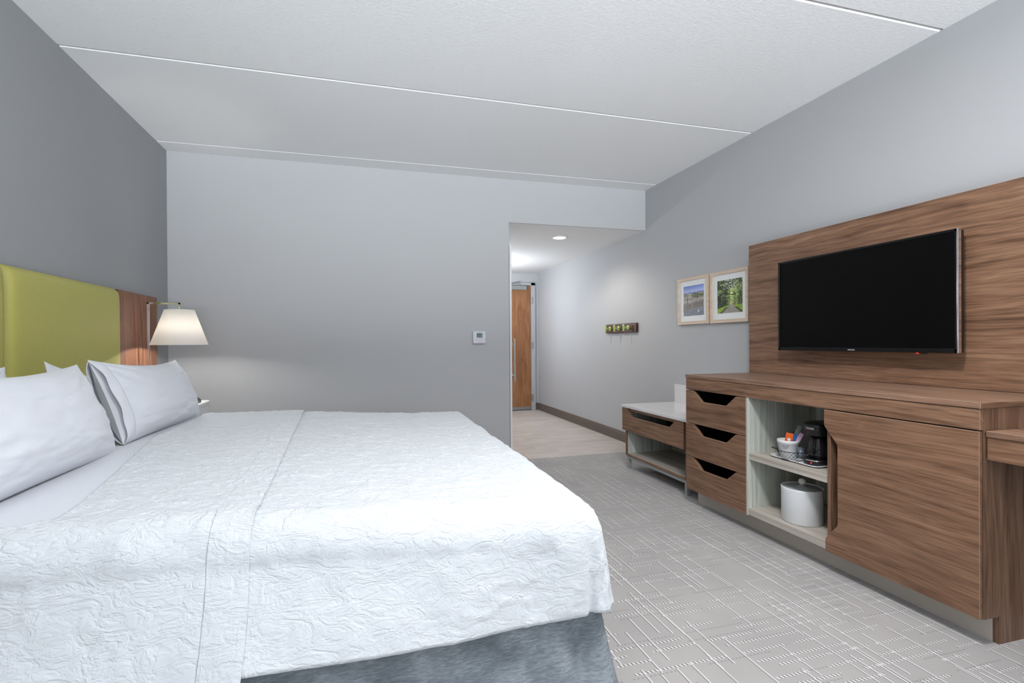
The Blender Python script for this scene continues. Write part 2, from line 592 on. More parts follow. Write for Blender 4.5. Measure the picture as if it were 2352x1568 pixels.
# numpy value noise for cloth
_rs = np.random.RandomState(7)
_TAB = _rs.rand(256, 256)
def vnoise(x, y, seed=0):
    x = np.asarray(x, float) + seed * 17.37
    y = np.asarray(y, float) + seed * 9.71
    xi, yi = np.floor(x).astype(int), np.floor(y).astype(int)
    fx, fy = x - xi, y - yi
    fx = fx * fx * fx * (fx * (fx * 6 - 15) + 10)
    fy = fy * fy * fy * (fy * (fy * 6 - 15) + 10)
    g = lambda a, b: _TAB[a & 255, b & 255]
    return ((g(xi, yi) * (1 - fx) + g(xi + 1, yi) * fx) * (1 - fy) + (g(xi, yi + 1) * (1 - fx) + g(xi + 1, yi + 1) * fx) * fy)
def fbm(x, y, seed=0, o=4):
    s, a, n = 0, 1.0, 0
    for k in range(o):
        s = s + a * vnoise(x * 2 ** k, y * 2 ** k, seed + k)
        n += a
        a *= 0.5
    return s / n
def ridge(x, y, seed=0):
    w = fbm(x * 0.6, y * 0.6, seed + 30, 3)
    n = vnoise(x + 2.2 * w, y + 2.2 * fbm(x * 0.6, y * 0.6, seed + 40, 3), seed)
    return np.clip(1 - np.abs(n - 0.5) / 0.11, 0, 1)

def grid_obj(name, P, mat, parent=None, origin=(0, 0, 0), closed_u=False, smooth=True):
    """P: (n, m, 3) world points"""
    n, m = P.shape[:2]
    off = wloc(parent) if parent is not None else Vector(origin)
    V = (P.reshape(-1, 3) - np.array(off))
    idx = np.arange(n * m).reshape(n, m)
    a, b, c, d = idx[:-1, :-1], idx[1:, :-1], idx[1:, 1:], idx[:-1, 1:]
    F = np.stack([a, b, c, d], -1).reshape(-1, 4)
    me = bpy.data.meshes.new(name)
    me.from_pydata(V.tolist(), [], F.tolist())
    me.update()
    me.materials.append(mat)
    if smooth:
        me.polygons.foreach_set('use_smooth', [True] * len(me.polygons))
    o = bpy.data.objects.new(name, me)
    COL.objects.link(o)
    if parent is not None:
        o.parent = parent
    else:
        o.location = off
    return o

# ================================================================== THE SETTING
T = 0.12
struct(obj('floor', box(XL - T, XR + T, YB - T, YF, -0.10, 0.0), M['carpet'], origin=(0, 0, 0)), 'grey carpet with white cord lines across the bedroom floor')

# entry floor of wood-look planks, each plank a piece
fe = struct(obj('floor_entry', box(XO - T, XR + T, YF, YE + T, -0.10, -0.0003), M['grout']), 'wood-look plank tile floor of the entry corridor')
tm = {}
def plank(x0, x1, y0, y1):
    k = (round(x1 - x0, 3), round(y1 - y0, 3))
    if k not in tm:
        b = box(-(x1 - x0) / 2, (x1 - x0) / 2, -(y1 - y0) / 2, (y1 - y0) / 2, -0.009, 0.0, 0.0012)
        me = bpy.data.meshes.new('tile')
        b.to_mesh(me)
        b.free()
        me.materials.append(M['tile'])
        tm[k] = me
    o = bpy.data.objects.new('tile', tm[k])
    COL.objects.link(o)
    o.parent = fe
    o.location = ((x0 + x1) / 2, (y0 + y1) / 2, 0.001)
JX = {0: 1.95, 1: 1.755, 2: 2.16}
g = 0.0026
for k in range(-2, 20):
    y0 = max(4.602 + 0.1555 * k, YF + 0.004)
    y1 = min(4.602 + 0.1555 * (k + 1), YE - 0.002)
    if y1 - y0 < 0.02:
        continue
    x = JX[k % 3] - 0.615 * 2
    while x < XR:
        a, b_ = max(x, XO + 0.002), min(x + 0.615, XR - 0.014)
        if b_ - a > 0.03:
            plank(a + g, b_ - g, y0 + g, y1 - g)
        x += 0.615
# ceiling: precast planks with open V joints
ce = struct(obj('ceiling', box(XL - T, XR + T, YB - T, YF + T, ZC + 0.016, ZC + 0.12), M['ceil']), 'white textured plank ceiling of the bedroom')
ys = [YF, 4.202, 2.988, 1.765, 0.545, -0.675, -1.895, YB]
for a, b_ in zip(ys[1:], ys[:-1]):
    b = bmesh.new()
    bv = 0.009
    gx = 0.0015
    y0, y1 = a + gx, b_ - gx
    prof = [(y0, ZC + 0.016), (y0, ZC + bv), (y0 + bv, ZC), (y1 - bv, ZC), (y1, ZC + bv), (y1, ZC + 0.016)]
    if b_ == YF:
        prof = [(y0, ZC + 0.016), (y0, ZC + bv), (y0 + bv, ZC), (y1, ZC), (y1, ZC + 0.016)]
    A = [b.verts.new((XL, y, z)) for y, z in prof]
    B = [b.verts.new((XR, y, z)) for y, z in prof]
    b.faces.new(A)
    b.faces.new(B[::-1])
    for i in range(len(prof)):
        j = (i + 1) % len(prof)
        b.faces.new((A[i], B[i], B[j], A[j]))
    bmesh.ops.recalc_face_normals(b, faces=b.faces)
    obj('panel', b, M['ceil'], ce)
struct(obj('ceiling_entry', box(XO, XR + T, YF + 0.0202, YE + T, ZO, ZO + 0.1), M['ceil2']), 'smooth white ceiling of the entry corridor')

# walls
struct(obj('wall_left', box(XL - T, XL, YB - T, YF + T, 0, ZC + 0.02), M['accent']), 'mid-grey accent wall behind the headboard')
b = box(XL, XO, YF, YF + T, 0, ZC + 0.02)
box(XO, XR, YF, YF + 0.02, ZO, ZC + 0.02, bm=b)
box(XO, XR, YF + 0.02, YF + T, ZO + 0.1, ZC + 0.02, bm=b)
struct(obj('wall_far', b, M['wall']), 'light grey end wall with an opening to the entry')
struct(obj('wall_right', box(XR, XR + T, YB - T, YE + T, 0, ZC + 0.02), M['wall']), 'light grey wall behind the television')
struct(obj('wall_entry_left', box(XO - T, XO, YF + T, YE, 0, ZO), M['wall']), 'light grey left wall of the entry corridor')
struct(obj('wall_entry_end', box(XO - T, XR, YE, YE + T, 0, ZO), M['wall']), 'light grey wall around the entry door')
WX0, WX1, WZ0, WZ1 = -1.15, 2.45, 0.55, 2.40  # opening of the assumed window, unseen, letting in the daylight
b = box(XL - T, WX0, YB - T, YB, 0, ZC + 0.02)
box(WX1, XR + T, YB - T, YB, 0, ZC + 0.02, bm=b)
box(WX0, WX1, YB - T, YB, 0, WZ0, bm=b)
box(WX0, WX1, YB - T, YB, WZ1, ZC + 0.02, bm=b)
struct(obj('wall_back', b, M['wall']), 'light grey wall behind the viewer, around the assumed window')
b = bmesh.new()
for x in (WX0, (WX0 + WX1) / 2 - 0.02, WX1 - 0.04):
    box(x, x + 0.04, YB - 0.06, YB - 0.02, WZ0, WZ1, bm=b)
box(WX0, WX1, YB - 0.06, YB - 0.02, WZ0, WZ0 + 0.04, bm=b)
box(WX0, WX1, YB - 0.06, YB - 0.02, WZ1 - 0.04, WZ1, bm=b)
wn = struct(obj('assumed_window', b, M['white']), 'assumed white framed window behind the viewer')
for x0, x1 in ((WX0 + 0.04, (WX0 + WX1) / 2 - 0.02), ((WX0 + WX1) / 2 + 0.02, WX1 - 0.04)):
    obj('pane', box(x0, x1, YB - 0.043, YB - 0.037, WZ0 + 0.04, WZ1 - 0.04), M['glass'], wn)

# baseboards
def baseboard(name, pts2, n, label):
    """straight run p->q, n points into the room"""
    (x0, y0), (x1, y1) = pts2
    b = bmesh.new()
    prof = [(0, 0), (0.013, 0), (0.013, 0.088), (0.009, 0.096), (0.009, 0.108), (0.004, 0.115), (0, 0.115)]
    A = [b.verts.new((x0 + n[0] * d, y0 + n[1] * d, z)) for d, z in prof]
    B = [b.verts.new((x1 + n[0] * d, y1 + n[1] * d, z)) for d, z in prof]
    b.faces.new(A)
    b.faces.new(B[::-1])
    for i in range(len(prof)):
        j = (i + 1) % len(prof)
        b.faces.new((A[i], B[i], B[j], A[j]))
    bmesh.ops.recalc_face_normals(b, faces=b.faces)
    return struct(obj(name, b, M['base']), label)
baseboard('baseboard_right', ((XR, 2.93), (XR, YE)), (-1, 0), 'taupe baseboard along the right wall into the entry')
baseboard('baseboard_entry_end', ((2.732, YE), (XR - 0.013, YE)), (0, -1), 'short taupe baseboard beside the entry door')
baseboard('baseboard_entry_left', ((XO, YF + 0.01), (XO, YE)), (1, 0), 'taupe baseboard along the entry left wall')
baseboard('baseboard_far', ((XL, YF), (XO, YF)), (0, -1), 'taupe baseboard along the end wall')
baseboard('baseboard_left', ((XL, YB), (XL, 0.80)), (1, 0), 'taupe baseboard along the accent wall')

# entry door
d1 = struct(thing('door_1', 'brown maple entry door at the end of the corridor', 'door', (2.2, YE, 0)))
del d1['category']
DX0, DX1 = 1.740, 2.652
b = box(1.665, 1.737, YE - 0.035, YE - 0.001, 0, 2.091, 0.003)
box(2.655, 2.729, YE - 0.035, YE - 0.001, 0, 2.091, 0.003, bm=b)
box(1.665, 2.729, YE - 0.035, YE - 0.001, 2.046, 2.091, 0.003, bm=b)
obj('door_frame', b, plain('grey_steel_frame', s2l(176, 178, 182), 0.4, 0.02), d1)
leaf = obj('door_leaf', box(DX0, DX1, YE - 0.028, YE - 0.002, 0.022, 2.043, 0.002), M['maple'], d1)
obj('door_sweep', box(DX0, DX1, YE - 0.038, YE - 0.026, 0.016, 0.058, 0.002), M['steel'], leaf)
for z in (1.80, 1.06, 0.21):
    b = cyl((2.663, YE - 0.040, z - 0.055), (2.663, YE - 0.040, z + 0.055), 0.008, seg=12)
    box(2.660, 2.690, YE - 0.038, YE - 0.034, z - 0.055, z + 0.055, bm=b)
    obj('hinge', b, M['steel'], leaf)
cl = obj('door_closer', box(2.23, 2.566, YE - 0.085, YE - 0.026, 1.966, 2.036, 0.004, 2), M['steel'], d1)
b = tube([(2.445, YE - 0.055, 2.036), (2.445, YE - 0.055, 2.105)], 0.010, 10)
tube([(2.445, YE - 0.060, 2.095), (2.35, YE - 0.16, 2.055), (2.30, YE - 0.045, 2.068)], 0.008, 8, bm=b)
obj('closer_arm', b, M['steel'], cl)

# sliding door on the corridor's left wall, seen edge-on
d2 = struct(thing('door_2', 'white sliding door seen edge-on at the corridor opening', 'door', (1.36, 4.9, 0)))
del d2['category']
slab = obj('door_leaf', box(1.343, 1.364, 4.428, 5.40, 0.015, 2.042, 0.002), M['white'], d2)
b = tube([(1.420, 4.52, 0.735), (1.420, 4.52, 1.152)], 0.0085, 14)
for z in (0.795, 1.095):
    tube([(1.364, 4.52, z), (1.420, 4.52, z)], 0.006, 10, bm=b)
obj('pull_handle', b, M['steel'], slab)
b = box(1.335, 1.352, 4.45, 6.3, 2.085, 2.115, 0.002)
for y in (4.70, 5.25):
    box(1.352, 1.362, y - 0.02, y + 0.02, 2.0, 2.10, 0.002, bm=b)
obj('sliding_rail', b, M['steel'], d2)

# added flush lamp, unseen above the viewer, brightening the bed top and ceiling
CLX, CLY = 1.05, 0.92
fl = thing('added_fill_lamp', 'added round flush fill lamp with opal glass, unseen above the viewer', 'lamp', (CLX, CLY, ZC))
obj('ceiling_plate', lathe([(0, 0), (0.20, 0), (0.20, -0.020), (0.17, -0.024), (0, -0.024)], (CLX, CLY, ZC), 48), M['white'], fl, True)
obj('fill_lamp_glass', lathe([(0.19, -0.021), (0.185, -0.040), (0.15, -0.060), (0.08, -0.072), (0, -0.076)], (CLX, CLY, ZC), 48), plain('fill_lamp_glass', (0.9, 0.9, 0.9), 0.3, 0.0, emit=(1, 0.97, 0.93, 1), estr=3), fl, True)
cl_ = area_light('added_fill_light', (CLX, CLY, ZC - 0.085), (0.36, 0.36), (0, 0, 0), 52.0, (0.985, 0.985, 1.0))
cl_.data.shape = 'DISK'

# ================================================================== ENTRY THINGS
dl = thing('downlight', 'round warm recessed downlight in the entry ceiling', 'light', (2.053, 4.898, ZO))
obj('trim_ring', lathe([(0.066, -0.001), (0.086, -0.001), (0.090, -0.004), (0.088, -0.008), (0.070, -0.012), (0.066, -0.008)], (2.053, 4.898, ZO), 40), M['white'], dl, True)
obj('lens', lathe([(0.0, -0.0085), (0.060, -0.0085), (0.0675, -0.006)], (2.053, 4.898, ZO), 40), M['led'], dl, True)
def spot(name, loc, e, size, color, radius):
    l = bpy.data.lights.new(name, 'SPOT')
    l.energy, l.spot_size, l.spot_blend, l.color, l.shadow_soft_size = e, size, 0.6, color, radius
    o = bpy.data.objects.new(name, l)
    COL.objects.link(o)
    o.location = loc
    return o
spot('downlight_beam', (2.053, 4.898, ZO - 0.02), 27.0, R(150), (1.0, 0.93, 0.84), 0.014)
# assumed globe lamp, unseen round the corner, added to brighten the corridor end
GX = 1.66
dl2 = thing('assumed_globe_lamp', 'assumed white globe pendant lamp deep in the entry, unseen round the corner', 'lamp', (GX, 6.55, ZO))
obj('ceiling_plate', lathe([(0, 0), (0.05, 0), (0.05, -0.015), (0.006, -0.02), (0.006, -0.30), (0, -0.30)], (GX, 6.55, ZO), 32), M['white'], dl2, True)
obj('globe', lathe([(0.012, -0.295), (0.05, -0.305), (0.065, -0.335), (0.05, -0.365), (0.02, -0.38), (0, -0.382)], (GX, 6.55, ZO), 32), M['shade'], dl2, True)
gl_ = bpy.data.lights.new('assumed_globe_light', 'POINT')  # light of the assumed lamp, brightening the corridor walls and ceiling
gl_.energy, gl_.color, gl_.shadow_soft_size = 38.0, (0.88, 0.94, 1.0), 0.07
go_ = bpy.data.objects.new('assumed_globe_light', gl_)
COL.objects.link(go_)
go_.location = (1.66, 6.55, ZO - 0.52)

# coat rack
HR = thing('coat_rack', 'dark wooden coat rack with three lime green pegs on the corridor wall', 'coat rack', (XR, 4.88, 1.265))
obj('board', box(2.765, 2.789, 4.545, 5.215, 1.215, 1.315, 0.0025), walnut('mahogany_board', 'Y', 0.42, (1.25, 0.78, 0.62)), HR)
for y in (4.705, 4.905, 5.105):
    b = cyl((2.765, y, 1.266), (2.757, y, 1.266), 0.026, 0.024, 28, 0.002)
    cyl((2.758, y, 1.266), (2.712, y, 1.266), 0.0085, seg=16, bm=b)
    cyl((2.709, y, 1.228), (2.709, y, 1.306), 0.011, seg=18, bev=0.002, bm=b)
    obj('peg', b, M['lime'], HR, True)

# thermostat
TH = thing('thermostat', 'small white thermostat with green display on the end wall', 'thermostat', (1.034, YF, 1.163))
obj('case', box(0.972, 1.096, YF - 0.026, YF, 1.105, 1.222, 0.010, 3), M['plastic'], TH)
lc = obj('display', box(1.006, 1.062, YF - 0.0275, YF - 0.0255, 1.160, 1.204), M['lcd'], TH)
b = text_mesh('70', 0.036, 0.0003)
bmesh.ops.rotate(b, cent=(0, 0, 0), matrix=Matrix.Rotation(R(90), 3, 'X'), verts=b.verts)
bmesh.ops.translate(b, vec=(1.026, YF - 0.0278, 1.182), verts=b.verts)
obj('digits', b, M['lcdtxt'], lc)
for x0, x1, z0, zz in ((1.020, 1.045, 1.212, 1.2145), (1.012, 1.022, 1.146, 1.150), (1.050, 1.060, 1.146, 1.150), (0.976, 1.092, 1.1385, 1.1400),
                       (1.026, 1.050, 1.118, 1.1205), (1.072, 1.082, 1.196, 1.198), (1.072, 1.082, 1.186, 1.188)):
    obj('printed_mark', box(x0, x1, YF - 0.0266, YF - 0.0255, z0, zz), M['ink'], TH)


# ================================================================== TELEVISION WALL
XP = 2.665          # face of the wood wall panel
pn = thing('wall_panel', 'large walnut panel on the wall behind the television', 'panel', (XP, 1.5, 0.889))
obj('board', box(XP, XP + 0.022, 0.10, 2.889, 0.8895, 1.793, 0.001, 1, edge_mat=1), [M['walnut'], M['edge']], pn)
for y in (0.4, 1.5, 2.6):
    obj('batten', box(XP + 0.022, XR - 0.001, y - 0.03, y + 0.03, 0.90, 1.72), M['wdark'], pn)

XT = 2.580
ty0, ty1, tz0, tz1 = 1.573, 2.551, 1.054, 1.616
tv = thing('television', 'wide flat black television mounted on the walnut panel', 'television', (XT + 0.03, (ty0 + ty1) / 2, tz0))
obj('housing', box(XT + 0.012, XT + 0.05, ty0 + 0.002, ty1 - 0.002, tz0 + 0.002, tz1 - 0.002, 0.006, 2), M['blackp'], tv)
# bezel: four rails
b = box(XT, XT + 0.014, ty0, ty1, tz0, tz0 + 0.020, 0.0015)
box(XT, XT + 0.014, ty0, ty1, tz1 - 0.012, tz1, 0.0015, bm=b)
box(XT, XT + 0.014, ty0, ty0 + 0.012, tz0, tz1, 0.0015, bm=b)
box(XT, XT + 0.014, ty1 - 0.012, ty1, tz0, tz1, 0.0015, bm=b)
bz = obj('bezel', b, M['tvblack'], tv)
obj('screen', box(XT + 0.004, XT + 0.012, ty0 + 0.011, ty1 - 0.011, tz0 + 0.019, tz1 - 0.011), M['screen'], tv)
obj('side_trim', box(XT - 0.001, XT + 0.020, ty0 - 0.004, ty0 + 0.0025, tz0 - 0.001, tz1 + 0.001, 0.002, 2), M['chrome'], tv)
b = text_mesh('SAMSUNG', 0.0085, 0.0003)
bmesh.ops.rotate(b, cent=(0, 0, 0), matrix=Matrix.Rotation(R(90), 3, 'X'), verts=b.verts)
bmesh.ops.rotate(b, cent=(0, 0, 0), matrix=Matrix.Rotation(R(-90), 3, 'Z'), verts=b.verts)
bmesh.ops.translate(b, vec=(XT - 0.0004, 2.067, tz0 + 0.0085), verts=b.verts)
obj('lettering', b, M['white'], bz)
b = lathe([(0, -0.006), (0.010, -0.006), (0.014, -0.002), (0.014, 0.002)], (XT + 0.012, 1.720, tz0 - 0.001), 20, 0.6, 1.5)
sn = obj('sensor', b, M['blackp'], tv, True)
obj('indicator', box(XT + 0.002, XT + 0.016, 1.735, 1.748, tz0 - 0.006, tz0 - 0.0005, 0.002), M['red'], sn)
obj('mount', box(XT + 0.05, XP, 1.90, 2.22, 1.2, 1.45, 0.003), M['blackp'], tv)

# ---- two framed pictures
def canvas(kind, n=110):
    v, u = np.meshgrid(np.linspace(1, 0, n), np.linspace(0, 1, n), indexing='ij')   # v=1 at the top row
    C = np.zeros((n, n, 3))
    N = lambda fx, fy, s, o=4: fbm(u * fx, v * fy, s, o)
    def put(mask, col):
        mask = np.clip(mask, 0, 1)[..., None]
        C[:] = C * (1 - mask) + np.array(col) * mask
    if kind == 'beach':
        k = np.clip((v - 0.74) / 0.26, 0, 1)
        C[:] = np.array([188, 196, 226]) * (1 - k)[..., None] + np.array([92, 112, 188]) * k[..., None]
        C += (u * 26)[..., None]
        hz = 0.76 + 0.02 * u
        put(v < hz + 0.015, (96, 116, 176))
        sand = np.array([168, 160, 152]) + (N(14, 30, 3) - 0.5)[..., None] * 46
        m = (v < hz - 0.02)[..., None]
        C[:] = np.where(m, sand, C)
        sh = ((u - 0.74) / 0.34) ** 2 + ((v - 0.66) / 0.10) ** 2 + (N(9, 9, 5) - 0.5) * 1.5
        put((sh < 0.85) * (0.55 + 0.45 * (N(30, 30, 6) > 0.45)), (84, 94, 56))
        sh = ((u - 0.12) / 0.20) ** 2 + ((v - 0.69) / 0.05) ** 2 + (N(9, 9, 8) - 0.5)
        put((sh < 0.8) * 0.8, (112, 112, 72))
        dip = 0.56 - 0.02 * u
        put((np.abs(v - dip) < 0.035) * (np.sin(u * 150) > 0.2) * (u < 0.55) * 0.8, (96, 84, 74))
        put((np.abs(u - 0.19) < 0.012) * (v < 0.64) * (v > 0.40), (70, 58, 50))
        top = 0.40 + 0.10 * u + (N(40, 1, 12, 1) - 0.5) * 0.05
        bot = 0.12 + 0.20 * u + 0.03 * np.sin(u * 5)
        ff = (v < top) * (v > bot)
        put(ff * (np.sin(u * 95) > -0.1), (52, 42, 38))
        put(ff * (np.sin(u * 95) < -0.5) * 0.5, (205, 196, 186))
        put((np.abs(v - (bot + top) / 2 - 0.02) < 0.008) * 0.7, (90, 78, 70))
        gr = np.array([128, 132, 142]) + (N(10, 26, 15) - 0.5)[..., None] * 40
        C[:] = np.where((v <= bot)[..., None], gr, C)
        put(((u - 0.75) ** 2 + (v - 0.14) ** 2 < 0.0022) * (N(40, 40, 17) > 0.45), (206, 206, 204))
    else:
        g = N(9, 9, 21, 5)
        C[:] = np.array([88, 106, 58]) + (g - 0.5)[..., None] * np.array([180, 180, 130])
        glow = np.exp(-(((u - 0.60) / 0.20) ** 2 + ((v - 0.58) / 0.25) ** 2))
        C += glow[..., None] * np.array([88, 92, 62])
        f = N(38, 38, 25, 3)
        C += (f - 0.5)[..., None] * 150
        put(np.clip((f - 0.52) * 8, 0, 1) * (v > 0.70) * np.exp(-((u - 0.55) / 0.3) ** 2), (216, 224, 224))
        put((v < 0.50) * (u < 0.42) * (N(42, 3, 28, 2) > 0.55) * 0.9, (34, 36, 24))
        put((v < 0.48) * (u > 0.72) * (N(46, 3, 31, 2) > 0.58) * 0.6, (64, 56, 36))
        for (a, b0, c0, th) in ((0.98, 0.62, 3.0, 0.020), (0.66, 0.30, 2.4, 0.022), (0.88, -0.35, 4.2, 0.014), (0.56, 0.42, 3.3, 0.013)):
            cv = a - 0.16 + b0 * u * 0.55 + 0.05 * np.sin(u * c0 * 3) - 0.12 * (u - 0.3) ** 2
            put((np.abs(v - cv) < th * (1.1 - u)) * (u < 0.72), (36, 34, 26))
        put((np.abs(v - 0.95 + 1.5 * (u - 0.1) ** 2) < 0.012) * (u < 0.5), (40, 38, 28))
        gl = 0.20 - 0.06 * np.abs(u - 0.5)
        grass = np.array([140, 172, 56]) + (N(30, 30, 35, 2) - 0.5)[..., None] * 40
        C[:] = np.where((v < 0.235 - 0.16 * (u < 0.45) * (0.45 - u) * 1.3)[..., None], grass, C)
        cx = 0.57
        w = 0.04 + (0.26 - v) * 1.5
        road = np.array([158, 152, 144]) + (N(26, 26, 37, 2) - 0.5)[..., None] * 34
        C[:] = np.where(((np.abs(u - cx) < w) & (v < 0.26))[..., None], road, C)
        put((v < 0.17) * (np.abs(np.abs(u - cx) - w) < 0.06) * 0.8, (74, 76, 44))
        put(np.exp(-(((u - 0.57) / 0.10) ** 2 + ((v - 0.29) / 0.05) ** 2)) * 0.8, (226, 214, 140))
    C = np.clip(C, 0, 255) / 255
    return np.where(C <= 0.04045, C / 12.92, ((C + 0.055) / 1.055) ** 2.4)

def picture(y0, y1, z0, z1, kind, label):
    xf = 2.765
    pc = thing('framed_picture', label, 'picture', (XR, (y0 + y1) / 2, z0), 'framed photographs beside the television')
    w = 0.026
    b = bmesh.new()
    # mitred frame rails
    def rail(q):
        A = [b.verts.new(p) for p in q]
        f = b.faces.new(A)
        r = bmesh.ops.extrude_face_region(b, geom=[f])
        bmesh.ops.translate(b, vec=(0.0245, 0, 0), verts=[g_ for g_ in r['geom'] if isinstance(g_, bmesh.types.BMVert)])
    rail([(xf, y0, z0), (xf, y1, z0), (xf, y1 - w, z0 + w), (xf, y0 + w, z0 + w)])
    rail([(xf, y0, z1), (xf, y0 + w, z1 - w), (xf, y1 - w, z1 - w), (xf, y1, z1)])
    rail([(xf, y0, z0), (xf, y0 + w, z0 + w), (xf, y0 + w, z1 - w), (xf, y0, z1)])
    rail([(xf, y1, z0), (xf, y1, z1), (xf, y1 - w, z1 - w), (xf, y1 - w, z0 + w)])
    bmesh.ops.recalc_face_normals(b, faces=b.faces)
    obj('frame', b, M['frame'], pc)
    mt = obj('mat_board', box(xf + 0.010, xf + 0.013, y0 + w - 0.004, y1 - w + 0.004, z0 + w - 0.004, z1 - w + 0.004), M['mat'], pc)
    py0, py1, pz0, pz1 = y0 + 0.063, y1 - 0.087 + 0.010, z0 + 0.074, z1 - 0.074
    n = 110
    img = canvas(kind, n)
    zz, yy = np.meshgrid(np.linspace(pz1, pz0, n + 1), np.linspace(py1, py0, n + 1), indexing='ij')
    P = np.stack([np.full_like(zz, xf + 0.0095), yy, zz], -1)
    o = grid_obj('print', P, M['print'], mt, smooth=False)
    ca = o.data.color_attributes.new('Col', 'FLOAT_COLOR', 'CORNER')
    cols = np.ones((n * n, 4, 4), np.float32)
    cols[:, :, :3] = img.reshape(-1, 1, 3)
    ca.data.foreach_set('color', cols.reshape(-1))
    return pc
picture(3.441, 3.849, 1.264, 1.675, 'beach', 'framed beach photograph with dune fence, left of the two pictures')
picture(3.007, 3.418, 1.262, 1.673, 'trees', 'framed photograph of a tree-lined lane, right picture beside the walnut panel')

# ================================================================== DRESSER
XD = 2.138
dr = thing('dresser', 'long walnut dresser with drawers and open shelves under the television', 'dresser', (2.4, 2.06, 0))
BK = 2.631          # back of the open bay
obj('worktop', box(XD - 0.002, XP - 0.0005, 1.233, 2.891, 0.866, 0.8885, 0.0012, 1, edge_mat=1), [M['walnutx'], M['edge']], dr)
obj('worktop_edge', box(XD + 0.003, XP - 0.002, 1.2322, 1.2328, 0.8668, 0.8878), M['walnute'], dr)
obj('fascia', box(XD + 0.002, XD + 0.022, 1.237, 2.888, 0.788, 0.864, 0.001, 1, edge_mat=1), [M['walnut'], M['edge']], dr)
# end panel with a notch at the toe
b = bmesh.new()
pts = [(XD + 0.020, 0.102), (XD + 0.100, 0.102), (XD + 0.100, 0.0), (XP - 0.002, 0.0), (XP - 0.002, 0.865), (XD + 0.020, 0.865)]
A = [b.verts.new((x, 1.237, z)) for x, z in pts]
f = b.faces.new(A)
r = bmesh.ops.extrude_face_region(b, geom=[f])
bmesh.ops.translate(b, vec=(0, 0.020, 0), verts=[q for q in r['geom'] if isinstance(q, bmesh.types.BMVert)])
bmesh.ops.recalc_face_normals(b, faces=b.faces)
obj('end_panel', b, M['walnutv'], dr)
obj('end_panel', box(XD + 0.022, XP - 0.002, 2.866, 2.886, 0.105, 0.865, 0.001), M['walnutv'], dr)
obj('toe_kick', box(2.232, 2.246, 1.2575, 2.886, 0.0, 0.104), M['toe'], dr)
# open bay
obj('bay_side', box(XD + 0.004, BK, 2.331, 2.347, 0.106, 0.865), [M['lamv']], dr)
obj('bay_side', box(XD + 0.014, BK, 1.826, 1.844, 0.106, 0.865), [M['walnutv']], dr)
obj('bay_back', box(BK, BK + 0.012, 1.258, 2.864, 0.106, 0.865), M['lamv'], dr)
obj('bay_floor', box(XD + 0.002, BK - 0.0005, 1.845, 2.330, 0.113, 0.150, 0.0008), M['lamh'], dr)
obj('shelf', box(XD + 0.008, BK - 0.0005, 1.845, 2.330, 0.430, 0.466, 0.0008), M['lamh'], dr)
obj('bay_top', box(XD + 0.024, BK - 0.0005, 1.258, 2.864, 0.850, 0.8655), M['lamh'], dr)
obj('cabinet_floor', box(XD + 0.024, BK - 0.0005, 1.258, 1.825, 0.108, 0.126), M['black'], dr)

def drawer(parent, x, y0, y1, z0, z1, notch, depth, lo=0.0, th=0.019):
    """front with a trapezoid hand notch in its top edge, and a dark box behind"""
    (ya, yb, yc, yd, zn) = notch
    pts = [(y0, z0), (y1, z0), (y1, z1), (ya, z1), (yb, zn), (yc, zn), (yd, z1), (y0, z1)]
    # small fillets at the notch corners
    out = []
    for i, p in enumerate(pts):
        if 3 <= i <= 6:
            a, c = Vector(pts[i - 1]), Vector(pts[(i + 1) % len(pts)])
            q = Vector(p)
            rr = 0.010
            p0, p1 = q + (a - q).normalized() * rr, q + (c - q).normalized() * rr
            for s_ in (0, 0.25, 0.5, 0.75, 1):
                out.append(tuple((1 - s_) ** 2 * p0 + 2 * s_ * (1 - s_) * q + s_ ** 2 * p1))
        else:
            out.append(p)
    root = obj('drawer', prism_x(out, x, x + th, 0.0012, 1), [M['walnut'], M['edge']], parent)
    bx = bmesh.new()
    s0, s1 = y0 + 0.018, y1 - 0.018
    box(x + th, x + depth, s0, s1, z0 + 0.012, z0 + 0.020, bm=bx)
    box(x + th, x + depth, s0, s0 + 0.010, z0 + 0.012, zn - 0.010, bm=bx)
    box(x + th, x + depth, s1 - 0.010, s1, z0 + 0.012, zn - 0.010, bm=bx)
    box(x + depth - 0.010, x + depth, s0, s1, z0 + 0.012, zn - 0.010, bm=bx)
    obj('drawer_box', bx, M['black'], root)
    return root
for z0, z1, dz in ((0.108, 0.332, 0), (0.336, 0.558, 0), (0.562, 0.784, 0)):
    drawer(dr, XD, 2.346, 2.887, z0, z1, (2.812, 2.728, 2.508, 2.424, z1 - 0.068), 0.44)
obj('bay_lining', box(XD + 0.448, XD + 0.452, 2.352, 2.862, 0.108, 0.860), M['black'], dr)
obj('bay_lining', box(XD + 0.022, XD + 0.446, 2.861, 2.865, 0.108, 0.860), M['black'], dr)
obj('bay_lining', box(XD + 0.022, XD + 0.446, 2.3475, 2.351, 0.108, 0.860), M['black'], dr)
obj('bay_lining', box(XD + 0.030, XD + 0.446, 2.352, 2.860, 0.846, 0.8495), M['black'], dr)
